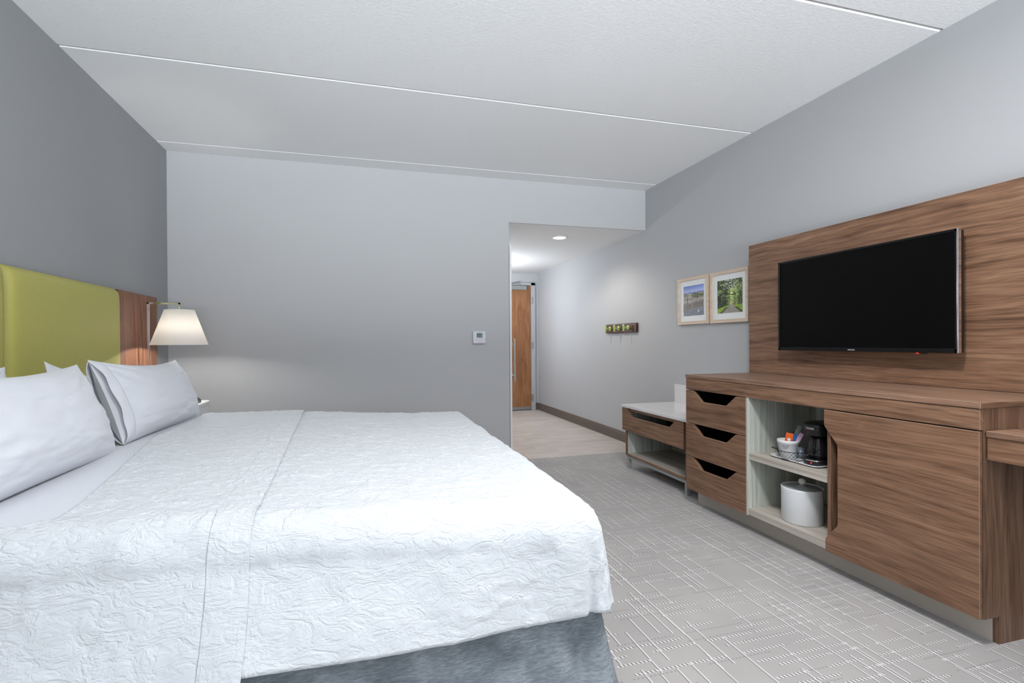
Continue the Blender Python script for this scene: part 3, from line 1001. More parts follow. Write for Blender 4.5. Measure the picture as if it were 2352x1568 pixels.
# cabinet door with a recessed hand grip along its left edge
pts = [(1.238, 0.104), (1.845, 0.104), (1.845, 0.166), (1.782, 0.246), (1.782, 0.625), (1.850, 0.706), (1.850, 0.783), (1.238, 0.783)]
out = []
for i, p in enumerate(pts):
    if 2 <= i <= 5:
        a, c = Vector(pts[i - 1]), Vector(pts[i + 1])
        q = Vector(p)
        p0, p1 = q + (a - q).normalized() * 0.011, q + (c - q).normalized() * 0.011
        for s_ in (0, 0.25, 0.5, 0.75, 1):
            out.append(tuple((1 - s_) ** 2 * p0 + 2 * s_ * (1 - s_) * q + s_ ** 2 * p1))
    else:
        out.append(p)
obj('door', prism_x(out, XD, XD + 0.0135, 0.0012, 1), [M['walnut'], M['edge']], dr)
obj('bay_lining', box(XD + 0.032, XD + 0.036, 1.258, 1.800, 0.126, 0.850), M['black'], dr)

# desk running on from the dresser
dk = thing('desk', 'walnut desk joined to the near end of the dresser', 'desk', (2.4, 0.65, 0))
obj('desk_top', box(2.160, XP - 0.001, 0.12, 1.2315, 0.766, 0.786, 0.0012, 1, edge_mat=1), [M['walnutx'], M['edge']], dk)
obj('apron', box(2.166, 2.186, 0.14, 1.2310, 0.682, 0.7655, 0.001, 1, edge_mat=1), [M['walnut'], M['edge']], dk)
obj('end_panel', box(2.19, XP - 0.001, 0.12, 0.145, 0.0, 0.7655, 0.001), M['walnutv'], dk)

# luggage bench
XBn = 2.225
bn = thing('luggage_bench', 'walnut luggage bench with white stone top beyond the dresser', 'bench', (2.5, 3.45, 0))
obj('bench_top', box(XBn - 0.006, XR - 0.001, 2.93, 3.905, 0.535, 0.558, 0.002, 2), M['quartz'], bn)
obj('backsplash', box(2.768, XR - 0.0005, 2.93, 3.905, 0.5585, 0.722, 0.0015), M['quartz'], bn)
drawer(bn, XBn, 3.037, 3.896, 0.333, 0.531, (3.822, 3.737, 3.207, 3.123, 0.465), 0.42, th=0.018)
b = box(XBn + 0.012, 2.770, 3.842, 3.860, 0.112, 0.534)
obj('side_panel', b, [M['walnutv']], bn)
obj('side_panel', box(XBn + 0.012, 2.770, 3.012, 3.030, 0.112, 0.534), M['walnutv'], bn)
obj('side_lining', box(XBn + 0.022, 2.70, 3.836, 3.8418, 0.132, 0.52), M['lamv'], bn)
obj('floor_panel', box(XBn + 0.012, 2.770, 3.0305, 3.8415, 0.112, 0.129, 0.001), M['walnut'], bn)
obj('floor_lining', box(XBn + 0.022, 2.70, 3.0305, 3.8355, 0.1292, 0.132), M['lamh'], bn)
obj('back_panel', box(2.700, 2.712, 3.0305, 3.8415, 0.130, 0.534), M['lamh'], bn)
obj('top_rail', box(XBn + 0.019, XBn + 0.034, 3.0305, 3.8415, 0.508, 0.5345), M['walnut'], bn)
for x0 in (XBn + 0.018, 2.72):
    obj('base_rail', box(x0, x0 + 0.028, 3.020, 3.848, 0.086, 0.1115, 0.001), M['greymetal'], bn)
for y0 in (3.020, 3.820):
    for x0 in (XBn + 0.018, 2.72):
        obj('leg', box(x0, x0 + 0.028, y0, y0 + 0.028, 0.0, 0.0858, 0.001), M['greymetal'], bn)

# ================================================================== THINGS IN THE OPEN BAY
c = (2.262, 2.086, 0.1505)
ib = thing('ice_bucket', 'round white ice bucket with grey lid on the lowest shelf', 'ice bucket', c)
obj('body', lathe([(0, 0.0), (0.093, 0.0), (0.0965, 0.004), (0.098, 0.170), (0.099, 0.180), (0.0965, 0.184), (0.093, 0.180), (0.093, 0.170), (0, 0.168)], c, 56), M['bucket'], ib, True)
ld = obj('lid', lathe([(0.0925, 0.171), (0.0925, 0.178), (0.080, 0.1805), (0.03, 0.186), (0.012, 0.190), (0.009, 0.196), (0, 0.196)], c, 48), M['lid'], ib, True)
obj('knob', lathe([(0, 0.194), (0.010, 0.196), (0.0165, 0.204), (0.018, 0.211), (0.0155, 0.220), (0.009, 0.226), (0, 0.228)], c, 28), M['knob'], ld, True)

# tray
def rrect(x0, x1, y0, y1, r, n=6):
    o = []
    for cx, cy, a0 in ((x1 - r, y1 - r, 0), (x0 + r, y1 - r, 90), (x0 + r, y0 + r, 180), (x1 - r, y0 + r, 270)):
        for k in range(n + 1):
            a = R(a0 + 90 * k / n)
            o.append((cx + r * math.cos(a), cy + r * math.sin(a)))
    return o
def stack_rings(rings, cap0=True, cap1=True):
    b = bmesh.new()
    V = [[b.verts.new(p) for p in r] for r in rings]
    n = len(V[0])
    for A, B in zip(V[:-1], V[1:]):
        for k in range(n):
            b.faces.new((A[k], A[(k + 1) % n], B[(k + 1) % n], B[k]))
    if cap0:
        b.faces.new(V[0][::-1])
    if cap1:
        b.faces.new(V[-1])
    bmesh.ops.recalc_face_normals(b, faces=b.faces)
    return b
zt = 0.4665
rg = []
for ins, z in ((0.018, 0.0), (0.004, 0.006), (0.0, 0.0105), (0.003, 0.012), (0.008, 0.008), (0.020, 0.0045)):
    rg.append([(x, y, zt + z) for x, y in rrect(2.196 + ins, 2.395 - ins, 1.945 + ins, 2.252 - ins, 0.035 - ins * 0.5)])
tag(obj('tray', stack_rings(rg), M['bucket'], None, True, origin=(2.29, 2.1, zt)), 'white rectangular serving tray on the middle shelf', 'tray')
z1 = zt + 0.0048
# wire basket
bc = (2.248, 2.135)
wb = thing('wire_basket', 'black wire basket around the white cup on the tray', 'basket', (bc[0], bc[1], z1))
def ringp(r, z, n=36, sx=1.0, sy=1.0):
    return [(bc[0] + sx * r * math.cos(2 * PI * k / n), bc[1] + sy * r * math.sin(2 * PI * k / n), z) for k in range(n)]
obj('rim', tube(ringp(0.073, z1 + 0.048), 0.0021, 6, True), M['wire'], wb, True)
obj('base_ring', tube(ringp(0.055, z1 + 0.0022), 0.0018, 6, True), M['wire'], wb, True)
b = bmesh.new()
n = 22
for s_ in (1, -1):
    for k in range(n):
        a0 = 2 * PI * k / n
        tube([(bc[0] + rr * math.cos(a0 + s_ * tt), bc[1] + rr * math.sin(a0 + s_ * tt), z1 + zz) for rr, tt, zz in ((0.055, 0.0, 0.003), (0.061, 0.22, 0.018), (0.067, 0.42, 0.033), (0.073, 0.6, 0.047))], 0.0008, 4, bm=b)
mesh_o = obj('mesh_side', b, M['wire'], wb)
mesh_o['kind'] = 'stuff'
obj('grip', tube([(bc[0] - 0.040 - 0.02 * 0, bc[1] + 0.061, z1 + 0.048), (bc[0] - 0.052, bc[1] + 0.080, z1 + 0.054), (bc[0] - 0.070, bc[1] + 0.066, z1 + 0.054), (bc[0] - 0.061, bc[1] + 0.042, z1 + 0.048)], 0.002, 6), M['wire'], wb, True)
# cup
cc = (2.232, 2.146, z1)
cp = thing('cup', 'white ribbed paper cup in the wire basket', 'cup', cc)
obj('body', lathe([(0, 0.0), (0.036, 0.0), (0.039, 0.006), (0.0485, 0.086), (0.0515, 0.088), (0.0525, 0.102), (0.0505, 0.105), (0.047, 0.101), (0.044, 0.070), (0.036, 0.01), (0, 0.008)], cc, 40), M['bucket'], cp, True)
b = bmesh.new()
pr_ = []
for k in range(13):
    a = R(188 + 44 * k / 12)
    pr_.append((a, 0.080, 0.080 - 0.020 * math.sin(PI * k / 12)))
va = [b.verts.new((cc[0] + 0.0494 * math.cos(a), cc[1] + 0.0494 * math.sin(a), z1 + h)) for a, h, l in pr_]
vb = [b.verts.new((cc[0] + 0.0482 * math.cos(a), cc[1] + 0.0482 * math.sin(a), z1 + l)) for a, h, l in pr_]
for k in range(12):
    b.faces.new((va[k], va[k + 1], vb[k + 1], vb[k]))
obj('printed_mark', b, M['ink'], cp)
# condiment packets standing in the cup
def packet(name, label, p, w, h, tilt, yaw, mat, extra=None):
    b = box(-w / 2, w / 2, -0.002, 0.002, 0, h, 0.001)
    m4 = Matrix.Translation(p) @ Matrix.Rotation(R(yaw), 4, 'Z') @ Matrix.Rotation(R(tilt), 4, 'Y')
    bmesh.ops.transform(b, matrix=m4, verts=b.verts)
    o = tag(obj(name, b, mat, None, origin=p), label, 'packet', 'condiment packets in the cup')
    if extra:
        b = lathe([(0, 0), (0.008, 0), (0.008, 0.001), (0, 0.001)], (0, 0, 0), 20)
        bmesh.ops.rotate(b, cent=(0, 0, 0), matrix=Matrix.Rotation(R(90), 3, 'X'), verts=b.verts)
        bmesh.ops.translate(b, vec=(0, -0.0021, h * 0.60), verts=b.verts)
        bmesh.ops.transform(b, matrix=m4, verts=b.verts)
        obj('printed_mark', b, M['white'], o)
    return o
packet('sugar_packet', 'orange packet standing in the white cup', (2.222, 2.143, z1 + 0.055), 0.036, 0.088, 10, -38, M['orange'], True)
packet('sugar_packet', 'blue packet between the orange and pink ones in the cup', (2.240, 2.137, z1 + 0.050), 0.024, 0.086, 14, -38, M['blue'])
packet('sugar_packet', 'thin teal packet leaning in the white cup', (2.248, 2.136, z1 + 0.050), 0.012, 0.090, 18, -38, M['teal'])
packet('sugar_packet', 'pink packet leaning at the right of the cup', (2.250, 2.130, z1 + 0.050), 0.020, 0.102, 24, -38, M['pink'])
packet('stirrer_packet', 'tall clear-wrapped stirrer packet behind the pink one in the cup', (2.244, 2.152, z1 + 0.045), 0.022, 0.148, 22, -38, M['clearp'])
# crumpled wrapped cup beside it
b = bmesh.new()
bmesh.ops.create_icosphere(b, subdivisions=4, radius=1.0)
random.seed(3)
for v_ in b.verts:
    q = v_.co.copy()
    f_ = 0.8 + 0.36 * (float(ridge(np.array(q.x * 2.1 + q.z), np.array(q.y * 2.1 - q.z * 1.3), 3)) - 0.4)
    v_.co = Vector((2.302 + q.x * f_ * 0.026, 2.130 + q.y * f_ * 0.024, z1 + 0.036 + q.z * f_ * 0.035))
zmin = min(v_.co.z for v_ in b.verts)
for v_ in b.verts:
    v_.co.z += z1 - zmin + 0.0005
tw = plain('crinkled_clear_film', s2l(176, 186, 196), 0.08, 0.2, 90, metal=0.55)
tag(obj('wrapped_cup', b, tw, None, False, origin=(2.302, 2.13, z1)), 'crumpled clear film wrapped cup between basket and coffee maker', 'wrapped cup')

# coffee maker
mc = (2.300, 2.012, z1)
cm = thing('coffee_maker', 'small black coffee maker on the tray in the open shelf', 'coffee maker', mc)
def capsule(x0, x1, r, yc, n=18):
    o = []
    for k in range(n + 1):
        a = R(-90 + 180 * k / n)
        o.append((x1 + r * math.cos(a), yc + r * math.sin(a)))
    for k in range(n + 1):
        a = R(90 + 180 * k / n)
        o.append((x0 + r * math.cos(a), yc + r * math.sin(a)))
    return o
def extr(outl, zs):
    cx = sum(p[0] for p in outl) / len(outl)
    cy = sum(p[1] for p in outl) / len(outl)
    return stack_rings([[(cx + (x - cx) * s_, cy + (y - cy) * s_, z) for x, y in outl] for s_, z in zs])
o1 = capsule(mc[0] - 0.018, mc[0] + 0.075, 0.062, mc[1])
bs = obj('base', extr(o1, ((0.96, z1), (1.0, z1 + 0.004), (1.0, z1 + 0.026), (0.97, z1 + 0.030))), M['blackp'], cm, True)
obj('tower', box(mc[0] + 0.048, mc[0] + 0.130, mc[1] - 0.060, mc[1] + 0.060, z1 + 0.029, z1 + 0.175, 0.012, 3), M['blackp'], cm)
o2 = capsule(mc[0] - 0.016, mc[0] + 0.072, 0.063, mc[1])
hd = obj('brew_head', extr(o2, ((0.93, z1 + 0.152), (0.97, z1 + 0.155), (0.97, z1 + 0.176), (0.985, z1 + 0.177), (1.0, z1 + 0.178), (1.0, z1 + 0.200), (0.97, z1 + 0.212), (0.85, z1 + 0.217))), M['blackp'], cm, True)
def arc_plate(r, a0, a1, h0, h1, xc, yc, n=10):
    b = bmesh.new()
    A = [b.verts.new((xc + r * math.cos(R(a0 + (a1 - a0) * k / n)), yc + r * math.sin(R(a0 + (a1 - a0) * k / n)), h0)) for k in range(n + 1)]
    B = [b.verts.new((xc + r * math.cos(R(a0 + (a1 - a0) * k / n)), yc + r * math.sin(R(a0 + (a1 - a0) * k / n)), h1)) for k in range(n + 1)]
    for k in range(n):
        b.faces.new((A[k], A[k + 1], B[k + 1], B[k]))
    bmesh.ops.recalc_face_normals(b, faces=b.faces)
    return b
pl = obj('badge', arc_plate(0.0637, 168, 208, z1 + 0.184, z1 + 0.196, mc[0] - 0.016, mc[1]), M['steel'], hd, True)
solidify(pl, 0.001, 1.0)
bd = obj('base_trim', arc_plate(0.0628, 165, 225, z1 + 0.0235, z1 + 0.0275, mc[0] - 0.018, mc[1]), M['chrome'], bs, True)
solidify(bd, 0.001, 1.0)
b = cyl((mc[0] - 0.018 + 0.061 * math.cos(R(196)), mc[1] + 0.061 * math.sin(R(196)), z1 + 0.014), (mc[0] - 0.018 + 0.064 * math.cos(R(196)), mc[1] + 0.064 * math.sin(R(196)), z1 + 0.014), 0.004, seg=12)
obj('switch', b, M['red'], bs)
ca_ = obj('carafe', lathe([(0, 0.031), (0.040, 0.031), (0.047, 0.040), (0.050, 0.070), (0.047, 0.105), (0.038, 0.130), (0.036, 0.146), (0.033, 0.146), (0.035, 0.128), (0.0, 0.126)], (mc[0] - 0.008, mc[1], z1), 36), M['darkg'], cm, True)
a = R(196)
ux, uy = math.cos(a), math.sin(a)
hx, hy = mc[0] - 0.008, mc[1]
obj('carafe_handle', tube([(hx + ux * 0.036, hy + uy * 0.036, z1 + 0.138), (hx + ux * 0.060, hy + uy * 0.060, z1 + 0.138), (hx + ux * 0.070, hy + uy * 0.070, z1 + 0.122), (hx + ux * 0.068, hy + uy * 0.068, z1 + 0.085), (hx + ux * 0.058, hy + uy * 0.058, z1 + 0.062), (hx + ux * 0.048, hy + uy * 0.048, z1 + 0.060)], 0.0055, 8), M['blackp'], ca_, True)

# ================================================================== BED
BX0 = -1.425
FX, NY, FY = 0.688, 1.280, 3.360        # outer faces of the draped cover: foot, near side, far side
def ztop(x):
    k = np.clip((0.55 - x) / 1.15, 0, 1)
    k = k * k * (3 - 2 * k)
    return 0.645 + 0.046 * k
RB = 0.100

bed = thing('bed', 'king bed with white linen and a grey skirt against the green headboard', 'bed', (-0.4, 2.365, 0))
b = box(BX0 + 0.01, FX - 0.07, NY + 0.06, FY - 0.06, 0.06, 0.34, 0.02, 2)
obj('box_base', b, M['foam'], bed)
b = box(BX0, FX - 0.045, NY + 0.040, FY - 0.040, 0.34, 0.626, 0.06, 4)
obj('mattress', b, M['foam'], bed)
for x in (-1.3, 0.45):
    for y in (NY + 0.2, FY - 0.2):
        obj('foot', cyl((x, y, 0), (x, y, 0.065), 0.03, seg=16), M['blackp'], bed)

def profile(e, flare):
    """arc length past the start of the edge -> outward, down"""
    ph = np.clip(e / RB, 0, PI / 2)
    s = np.clip(e - RB * PI / 2, 0, None)
    return RB * np.sin(ph) + flare * s, RB * (1 - np.cos(ph)) + s

def drape(a, bb, lift=0.0, wr=1.0, seed=0):
    """cloth parameters (a along the bed, bb across it, both arc lengths) -> world points"""
    ex = a - (FX - RB)
    en = (NY + RB) - bb
    ef = bb - (FY - RB)
    ey = np.maximum(en, ef)
    sgn = np.where(en > ef, -1.0, 1.0)
    exc, eyc = np.maximum(ex, 0), np.maximum(ey, 0)
    e = (exc ** 24 + eyc ** 24) ** (1 / 24)
    th = np.arctan2(eyc, exc + 1e-9)
    x0 = np.minimum(a, FX - RB)
    y0 = np.clip(bb, NY + RB, FY - RB)
    corner = np.sin(2 * th) ** 2 * (exc > 0) * (eyc > 0)
    mid = np.clip((0.62 - a) / 0.9, 0, 1)
    flare = 0.10 * np.cos(th) ** 2 + np.sin(th) ** 2 * np.where(sgn < 0, 0.02 + 0.40 * mid, 0.06) + 0.04 * corner
    out, down = profile(e, flare)
    s = np.clip(e - RB * PI / 2, 0, None)
    # soft hanging folds
    along = a * np.sin(th) + bb * np.cos(th)
    out = out + s * (vnoise(along * 5.0, s * 1.2, 51) - 0.5) * 0.14
    cx_, cy_ = np.clip(np.cos(th), 0, 1) ** 0.55, np.clip(np.sin(th), 0, 1) ** 0.55 * sgn
    px = x0 + out * cx_
    py = y0 + out * cy_
    pz = ztop(np.clip(px, -1.4, 0.7)) - down
    # crinkle of the cloth, pushed out along the surface normal (approximate)
    ph = np.clip(e / RB, 0, PI / 2)
    nx, ny, nz = cx_ * np.sin(ph), cy_ * np.sin(ph), np.cos(ph)
    side = np.sin(ph)
    h = (ridge(a * 10, bb * 20, 1 + seed) * 0.0042 + ridge(a * 19, bb * 36, 5 + seed) * 0.0028) * (1 - side) \
        + (ridge(a * 12, bb * 15, 9 + seed) * 0.0024 * vnoise(a * 4, bb * 4, 83) * 1.6 + ridge(a * 24, bb * 30, 13 + seed) * 0.0014 + (fbm(a * 5, bb * 5, 19, 3) - 0.5) * 0.020) * side \
        + (fbm(a * 3, bb * 3, 23, 3) - 0.5) * 0.010
    h = h * wr + lift
    return np.stack([px + nx * h, py + ny * h, pz + nz * h], -1)

def cloth(name, a0, a1, drop_n, drop_f, step, mat, lift, wr=1.0, seed=0, warp=None, parent=None):
    ext = RB * PI / 2 - RB
    A = np.linspace(a0, a1, int((a1 - a0) / step) + 2)
    b0, b1 = NY - drop_n - ext, FY + drop_f + ext
    B = np.linspace(b0, b1, int((b1 - b0) / step) + 2)
    a, bb = np.meshgrid(A, B, indexing='ij')
    if warp is not None:
        a = warp(a, bb)
    return grid_obj(name, drape(a, bb, lift, wr, seed), mat, parent, origin=(0.2, 2.365, 0.64))

DROP = 0.210
fit = cloth('fitted_sheet', BX0, -0.45, 0.28, 0.28, 0.02, M['sheet'], -0.004, 0.25, 2, parent=bed)
cov = cloth('coverlet', -0.42, FX - RB + (RB * PI / 2 - RB) + RB + DROP - 0.0, DROP, DROP, 0.0085, M['matelasse'], 0.002)
solidify(cov, 0.003)
tag(cov, 'white crinkled coverlet hanging over the foot half of the bed', 'coverlet')
# upper sheet over the head half with its flat hem edge running across the bed
def edge_warp(a, bb):
    k = np.clip((bb - 1.4) / 2.0, 0, 1)
    e1 = -0.268 - 0.105 * k + 0.006 * (vnoise(bb * 6, bb * 0, 71) - 0.5)
    e0 = -0.72 - 0.20 * np.clip((bb - 1.5) / 1.0, 0, 1) - 0.64 * np.clip((1.40 - bb) / 0.16, 0, 1) ** 1.5
    u = (a + 1.0) / 1.0
    return e0 + (e1 - 0.085 - e0) * u
ts = cloth('top_sheet', -1.0, 0.0, DROP + 0.03, DROP, 0.0105, M['matelasse'], 0.0085, 1.0, 4, warp=edge_warp)
solidify(ts, 0.003)
tag(ts, 'white crinkled top sheet folded across the head half of the bed', 'sheet')
def hem_warp(a, bb):
    k = np.clip((bb - 1.4) / 2.0, 0, 1)
    e1 = -0.268 - 0.105 * k + 0.006 * (vnoise(bb * 6, bb * 0, 71) - 0.5)
    return e1 - 0.090 + 0.090 * (a + 1.0)
hm = cloth('hem_band', -1.0, 0.0, DROP + 0.03, DROP, 0.0125, M['matelasse'], 0.0105, 1.0, 4, warp=hem_warp)
hm.parent = ts
hm.location = (0, 0, 0)
solidify(hm, 0.003)

# bed skirt
def skirt():
    SI = 0.022
    x1, y0, y1 = FX - SI, NY + SI, FY - SI
    rc = 0.05
    path = []
    for x in np.linspace(BX0 + 0.01, x1 - rc, 150):
        path.append((x, y0, 0, -1))
    for k in range(1, 12):
        a = R(-90 + 90 * k / 12)
        path.append((x1 - rc + rc * math.cos(a), y0 + rc + rc * math.sin(a), math.cos(a), math.sin(a)))
    for y in np.linspace(y0 + rc, y1 - rc, 120):
        path.append((x1, y, 1, 0))
    for k in range(1, 12):
        a = R(90 * k / 12)
        path.append((x1 - rc + rc * math.cos(a), y1 - rc + rc * math.sin(a), math.cos(a), math.sin(a)))
    for x in np.linspace(x1 - rc, BX0 + 0.01, 90):
        path.append((x, y1, 0, 1))
    path = np.array(path)
    d = np.r_[0, np.cumsum(np.hypot(*np.diff(path[:, :2], axis=0).T))]
    zs = np.linspace(0.352, 0.012, 26)
    P = np.zeros((len(zs), len(path), 3))
    dc = d[150 + 5]
    for i, z in enumerate(zs):
        k = (0.352 - z) / 0.34
        nearc = np.exp(-((d - dc) / 0.13) ** 2)
        fold = 0.026 * np.sin((d - dc) * 42 + 0.6) * nearc + 0.045 * np.exp(-((d - dc - 0.01) / 0.05) ** 2) * (0.3 + 0.7 * k)
        wav = 0.006 * np.sin(d * 11) + 0.006 * (vnoise(d * 7, d * 0 + k, 90) - 0.5)
        mid = np.clip((dc - d) / 0.9, 0, 1) * (d < dc)
        out = fold * (0.35 + 0.65 * k) + wav * k + 0.030 * k + 0.055 * mid
        P[i, :, 0] = path[:, 0] + path[:, 2] * out
        P[i, :, 1] = path[:, 1] + path[:, 3] * out
        P[i, :, 2] = z
    o = grid_obj('bed_skirt', P, M['skirt'], bed)
    solidify(o, 0.002, 0.0)
    return o
skirt()

# headboard
hb = thing('headboard', 'green padded headboard with walnut end panels on the accent wall', 'headboard', (XL, 2.49, 0))
def cushion(y0, y1, z0, z1, x0, x1):
    n = 44
    u, w = np.meshgrid(np.linspace(-1, 1, n), np.linspace(-1, 1, n), indexing='ij')
    th = ((1 - np.abs(u) ** 14) * (1 - np.abs(w) ** 14)) ** 0.35
    Pq = np.stack([x0 + (x1 - x0) * th, (y0 + y1) / 2 + (y1 - y0) / 2 * np.sign(u) * np.abs(u) ** 0.8, (z0 + z1) / 2 + (z1 - z0) / 2 * np.sign(w) * np.abs(w) ** 0.8], -1)
    return grid_obj('padded_panel', Pq, M['green'], hb)
obj('back_board', box(XL + 0.0008, XL + 0.022, 1.505, 3.480, 0.10, 1.452), M['wdark'], hb)
cushion(2.492, 3.484, 0.35, 1.462, XL + 0.020, -1.432)
cushion(1.498, 2.490, 0.35, 1.462, XL + 0.020, -1.432)
for y0, y1 in ((3.505, 4.090), (0.888, 1.478)):
    obj('end_panel', box(XL + 0.0008, -1.468, y0, y1, 0.0, 1.459, 0.001, 1, edge_mat=1), [M['walnutb'], M['wdark']], hb)

# pillows
def pillow(label, cy, L, H, T, xb, zb, lean, yaw=0.0, open_end=False, seed=0, sag=0.0, roll=0.0):
    """xb, zb: middle of the lower seam; leans back (towards -x)"""
    n, m = 96, 64
    root = thing('pillow', label, 'pillow', (xb, cy, zb), 'white bed pillows')
    root.rotation_euler = (R(roll), R(-lean), R(yaw))
    u, w = np.meshgrid(np.linspace(-1, 1, n), np.linspace(-1, 1, m), indexing='ij')
    uu = np.sign(u) * np.abs(u) ** 0.8
    ww = np.sign(w) * np.abs(w) ** 0.8
    prof_u = np.clip(1 - np.abs(uu) ** 3.2, 0, 1) ** 0.62
    prof_w = np.clip(1 - np.abs(ww) ** 2.6, 0, 1) ** 0.58
    th = prof_u * prof_w
    th *= 1 - 0.18 * ww
    def face(sgn):
        yy = uu * L / 2 * (1 - 0.045 * (1 - ww ** 2))
        top = H * (1 + 0.0 * uu)
        zz = (ww + 1) / 2 * H
        zz = zz - (1 - uu ** 2) * np.clip(ww, 0, 1) ** 2 * (0.035 + sag) + (1 - uu ** 2) * np.clip(-ww, 0, 1) ** 2 * 0.012
        # creases run in from the corners and along the seams
        cr = (fbm(uu * 4 + 3 * seed, ww * 7, 60 + seed, 4) - 0.5) * 0.014
        ang = np.arctan2(1.05 - ww, 1.05 - np.abs(uu))
        edge = np.clip(1.6 - np.hypot(1.02 - np.abs(uu), 1.02 - np.abs(ww)) * 1.6, 0, 1)
        cr = cr + edge * 0.008 * np.sin(ang * 16 + seed) * th ** 0.5
        xx = sgn * (th * T / 2 + cr * th ** 0.35 * (sgn > 0))
        # belly of the front hangs a little low
        return np.stack([xx, yy, zz], -1)
    for nm, sg in (('front_cover', 1), ('back_cover', -1)):
        Pq = face(sg)
        V = Pq if sg > 0 else Pq[:, ::-1]
        me_o = grid_obj(nm, V, M['pillow'])
        me_o.location = (0, 0, 0)
        me_o.parent = root
    if open_end:
        # pillowcase hem standing past the stuffing at the near end
        q = 40
        wv = np.linspace(-1, 1, q)
        for s_, nm in ((1, 'case_hem'), (-1, 'case_hem')):
            k = np.linspace(0, 1, 14)
            ww2, kk = np.meshgrid(wv, k, indexing='ij')
            bulge = np.clip(1 - np.abs(ww2) ** 2.4, 0, 1) ** 0.6
            u_in = 0.885
            y = -(L / 2) * (u_in + (1.0 - u_in) * kk) * (1 - 0.03 * (1 - ww2 ** 2))
            thick = (1 - u_in ** 3.2 * 1.0) ** 0.62 * (1 - 0.18 * ww2)
            x = s_ * (bulge * (thick * T / 2 + 0.0025) * (1 - 0.30 * kk ** 2) + 0.004 * np.sin(ww2 * 9 + 2 * kk + s_) * kk)
            z = (np.sign(ww2) * np.abs(ww2) ** 0.9 + 1) / 2 * H
            z = z - (1 - u_in ** 2) * np.clip(ww2, 0, 1) ** 2 * 0.03
            o = grid_obj(nm, np.stack([x, y, z], -1), M['pillow'])
            o.location = (0, 0, 0)
            o.parent = root
            solidify(o, 0.0025, -s_)
    return root
for o in list(bpy.data.objects):
    pass
pillow('white pillow with open case end, leaning in front on the far side', 2.875, 0.955, 0.388, 0.200, -0.985, 0.674, 20, 0, True, 1, 0.0, -2.0)
pillow('large white pillow in front on the near side of the bed', 1.825, 0.98, 0.392, 0.215, -0.972, 0.676, 19, 2, False, 2, 0.0, -1)
pillow('white pillow behind the front one on the far side, one corner up', 2.900, 0.90, 0.345, 0.150, -1.250, 0.678, 9, 0, False, 3, 0.04, -4.0)
pillow('white pillow behind the large near one, touching the green panel', 1.760, 0.96, 0.358, 0.150, -1.250, 0.682, 9, 0, False, 4, 0.0, 0)

# ================================================================== NIGHTSTAND AND LAMP
ns = thing('nightstand', 'white nightstand with rounded corner between bed and end wall', 'nightstand', (-1.28, 3.78, 0))
def rslab(x0, x1, y0, y1, z0, z1, r):
    rg = []
    out = rrect(x0, x1, y0, y1, r, 8)
    cx, cy = (x0 + x1) / 2, (y0 + y1) / 2
    def ins(d, z):
        return [(cx + (x - cx) * (1 - d / ((x1 - x0) / 2)), cy + (y - cy) * (1 - d / ((y1 - y0) / 2)), z) for x, y in out]
    return stack_rings([ins(0.002, z0), ins(0, z0 + 0.002), ins(0, z1 - 0.003), ins(0.003, z1)])
obj('top', rslab(-1.462, -1.105, 3.505, 4.065, 0.672, 0.700, 0.060), M['white'], ns)
obj('cabinet', rslab(-1.460, -1.110, 3.510, 4.060, 0.06, 0.6715, 0.056), M['white'], ns)
obj('plinth', box(-1.45, -1.14, 3.55, 4.02, 0.0, 0.06), M['blackp'], ns)
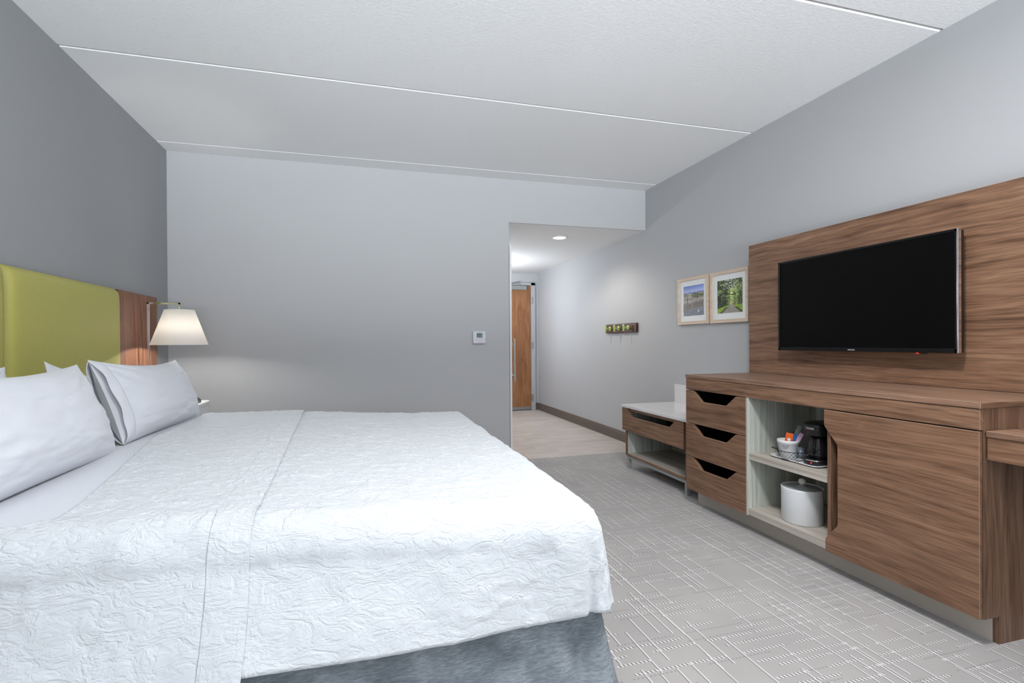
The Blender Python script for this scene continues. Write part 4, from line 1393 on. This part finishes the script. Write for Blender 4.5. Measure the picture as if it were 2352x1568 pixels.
# bedside device
b = prism_x([(0, 0), (0.10, 0), (0.10, 0.018), (0.012, 0.050), (0, 0.046)], 0, 0.13, 0.0)
bmesh.ops.rotate(b, cent=(0, 0, 0), matrix=Matrix.Rotation(R(0), 3, 'Z'), verts=b.verts)
bmesh.ops.translate(b, vec=(-1.262, 3.810, 0.7003), verts=b.verts)
dv = tag(obj('bedside_clock', b, M['blackp'], None, origin=(-1.16, 3.85, 0.70)), 'small dark wedge-shaped bedside clock on the nightstand, mostly hidden by the pillow', 'clock')
obj('top_plate', box(-1.258, -1.138, 3.812, 3.822, 0.7465, 0.7500), M['steel'], dv)

LX, LY = -1.2225, 3.78
lm = thing('bedside_lamp', 'lit bedside lamp with white tapered shade on a chrome arm', 'lamp', (-1.40, LY, 0.70))
obj('base_plate', box(-1.455, -1.365, LY - 0.05, LY + 0.05, 0.7004, 0.710, 0.002), M['chrome'], lm)
obj('post', box(-1.416, -1.403, LY - 0.007, LY + 0.007, 0.7095, 1.402, 0.001), M['chrome'], lm)
b = box(-1.416, LX + 0.008, LY - 0.007, LY + 0.007, 1.3895, 1.4025, 0.001)
box(LX - 0.0055, LX + 0.0085, LY - 0.007, LY + 0.007, 1.30, 1.4025, 0.001, bm=b)
obj('arm', b, M['chrome'], lm)
sh = obj('shade', lathe([(0.1705, 1.1135), (0.0885, 1.352)], (LX, LY, 0), 64), M['shade'], lm, True)
solidify(sh, 0.0015, 0.0)
b = tube([(LX + 0.0885 * math.cos(2 * PI * k / 48), LY + 0.0885 * math.sin(2 * PI * k / 48), 1.352) for k in range(48)], 0.0016, 6, True)
for a in (30, 150, 270):
    tube([(LX, LY, 1.348), (LX + 0.088 * math.cos(R(a)), LY + 0.088 * math.sin(R(a)), 1.350)], 0.0015, 6, bm=b)
obj('shade_ring', b, M['white'], sh)
obj('shade_ring', tube([(LX + 0.1705 * math.cos(2 * PI * k / 48), LY + 0.1705 * math.sin(2 * PI * k / 48), 1.1135) for k in range(48)], 0.0016, 6, True), M['white'], sh)
obj('bulb', lathe([(0, 1.150), (0.020, 1.157), (0.029, 1.178), (0.027, 1.200), (0.015, 1.225), (0.013, 1.300), (0, 1.300)], (LX, LY, 0), 24), M['bulb'], lm, True)
l = bpy.data.lights.new('bedside_lamp_glow', 'POINT')
l.energy = 50.0
l.color = (1.0, 0.972, 0.935)
l.shadow_soft_size = 0.032
lo = bpy.data.objects.new('bedside_lamp_glow', l)
COL.objects.link(lo)
lo.location = (LX, LY, 1.178)
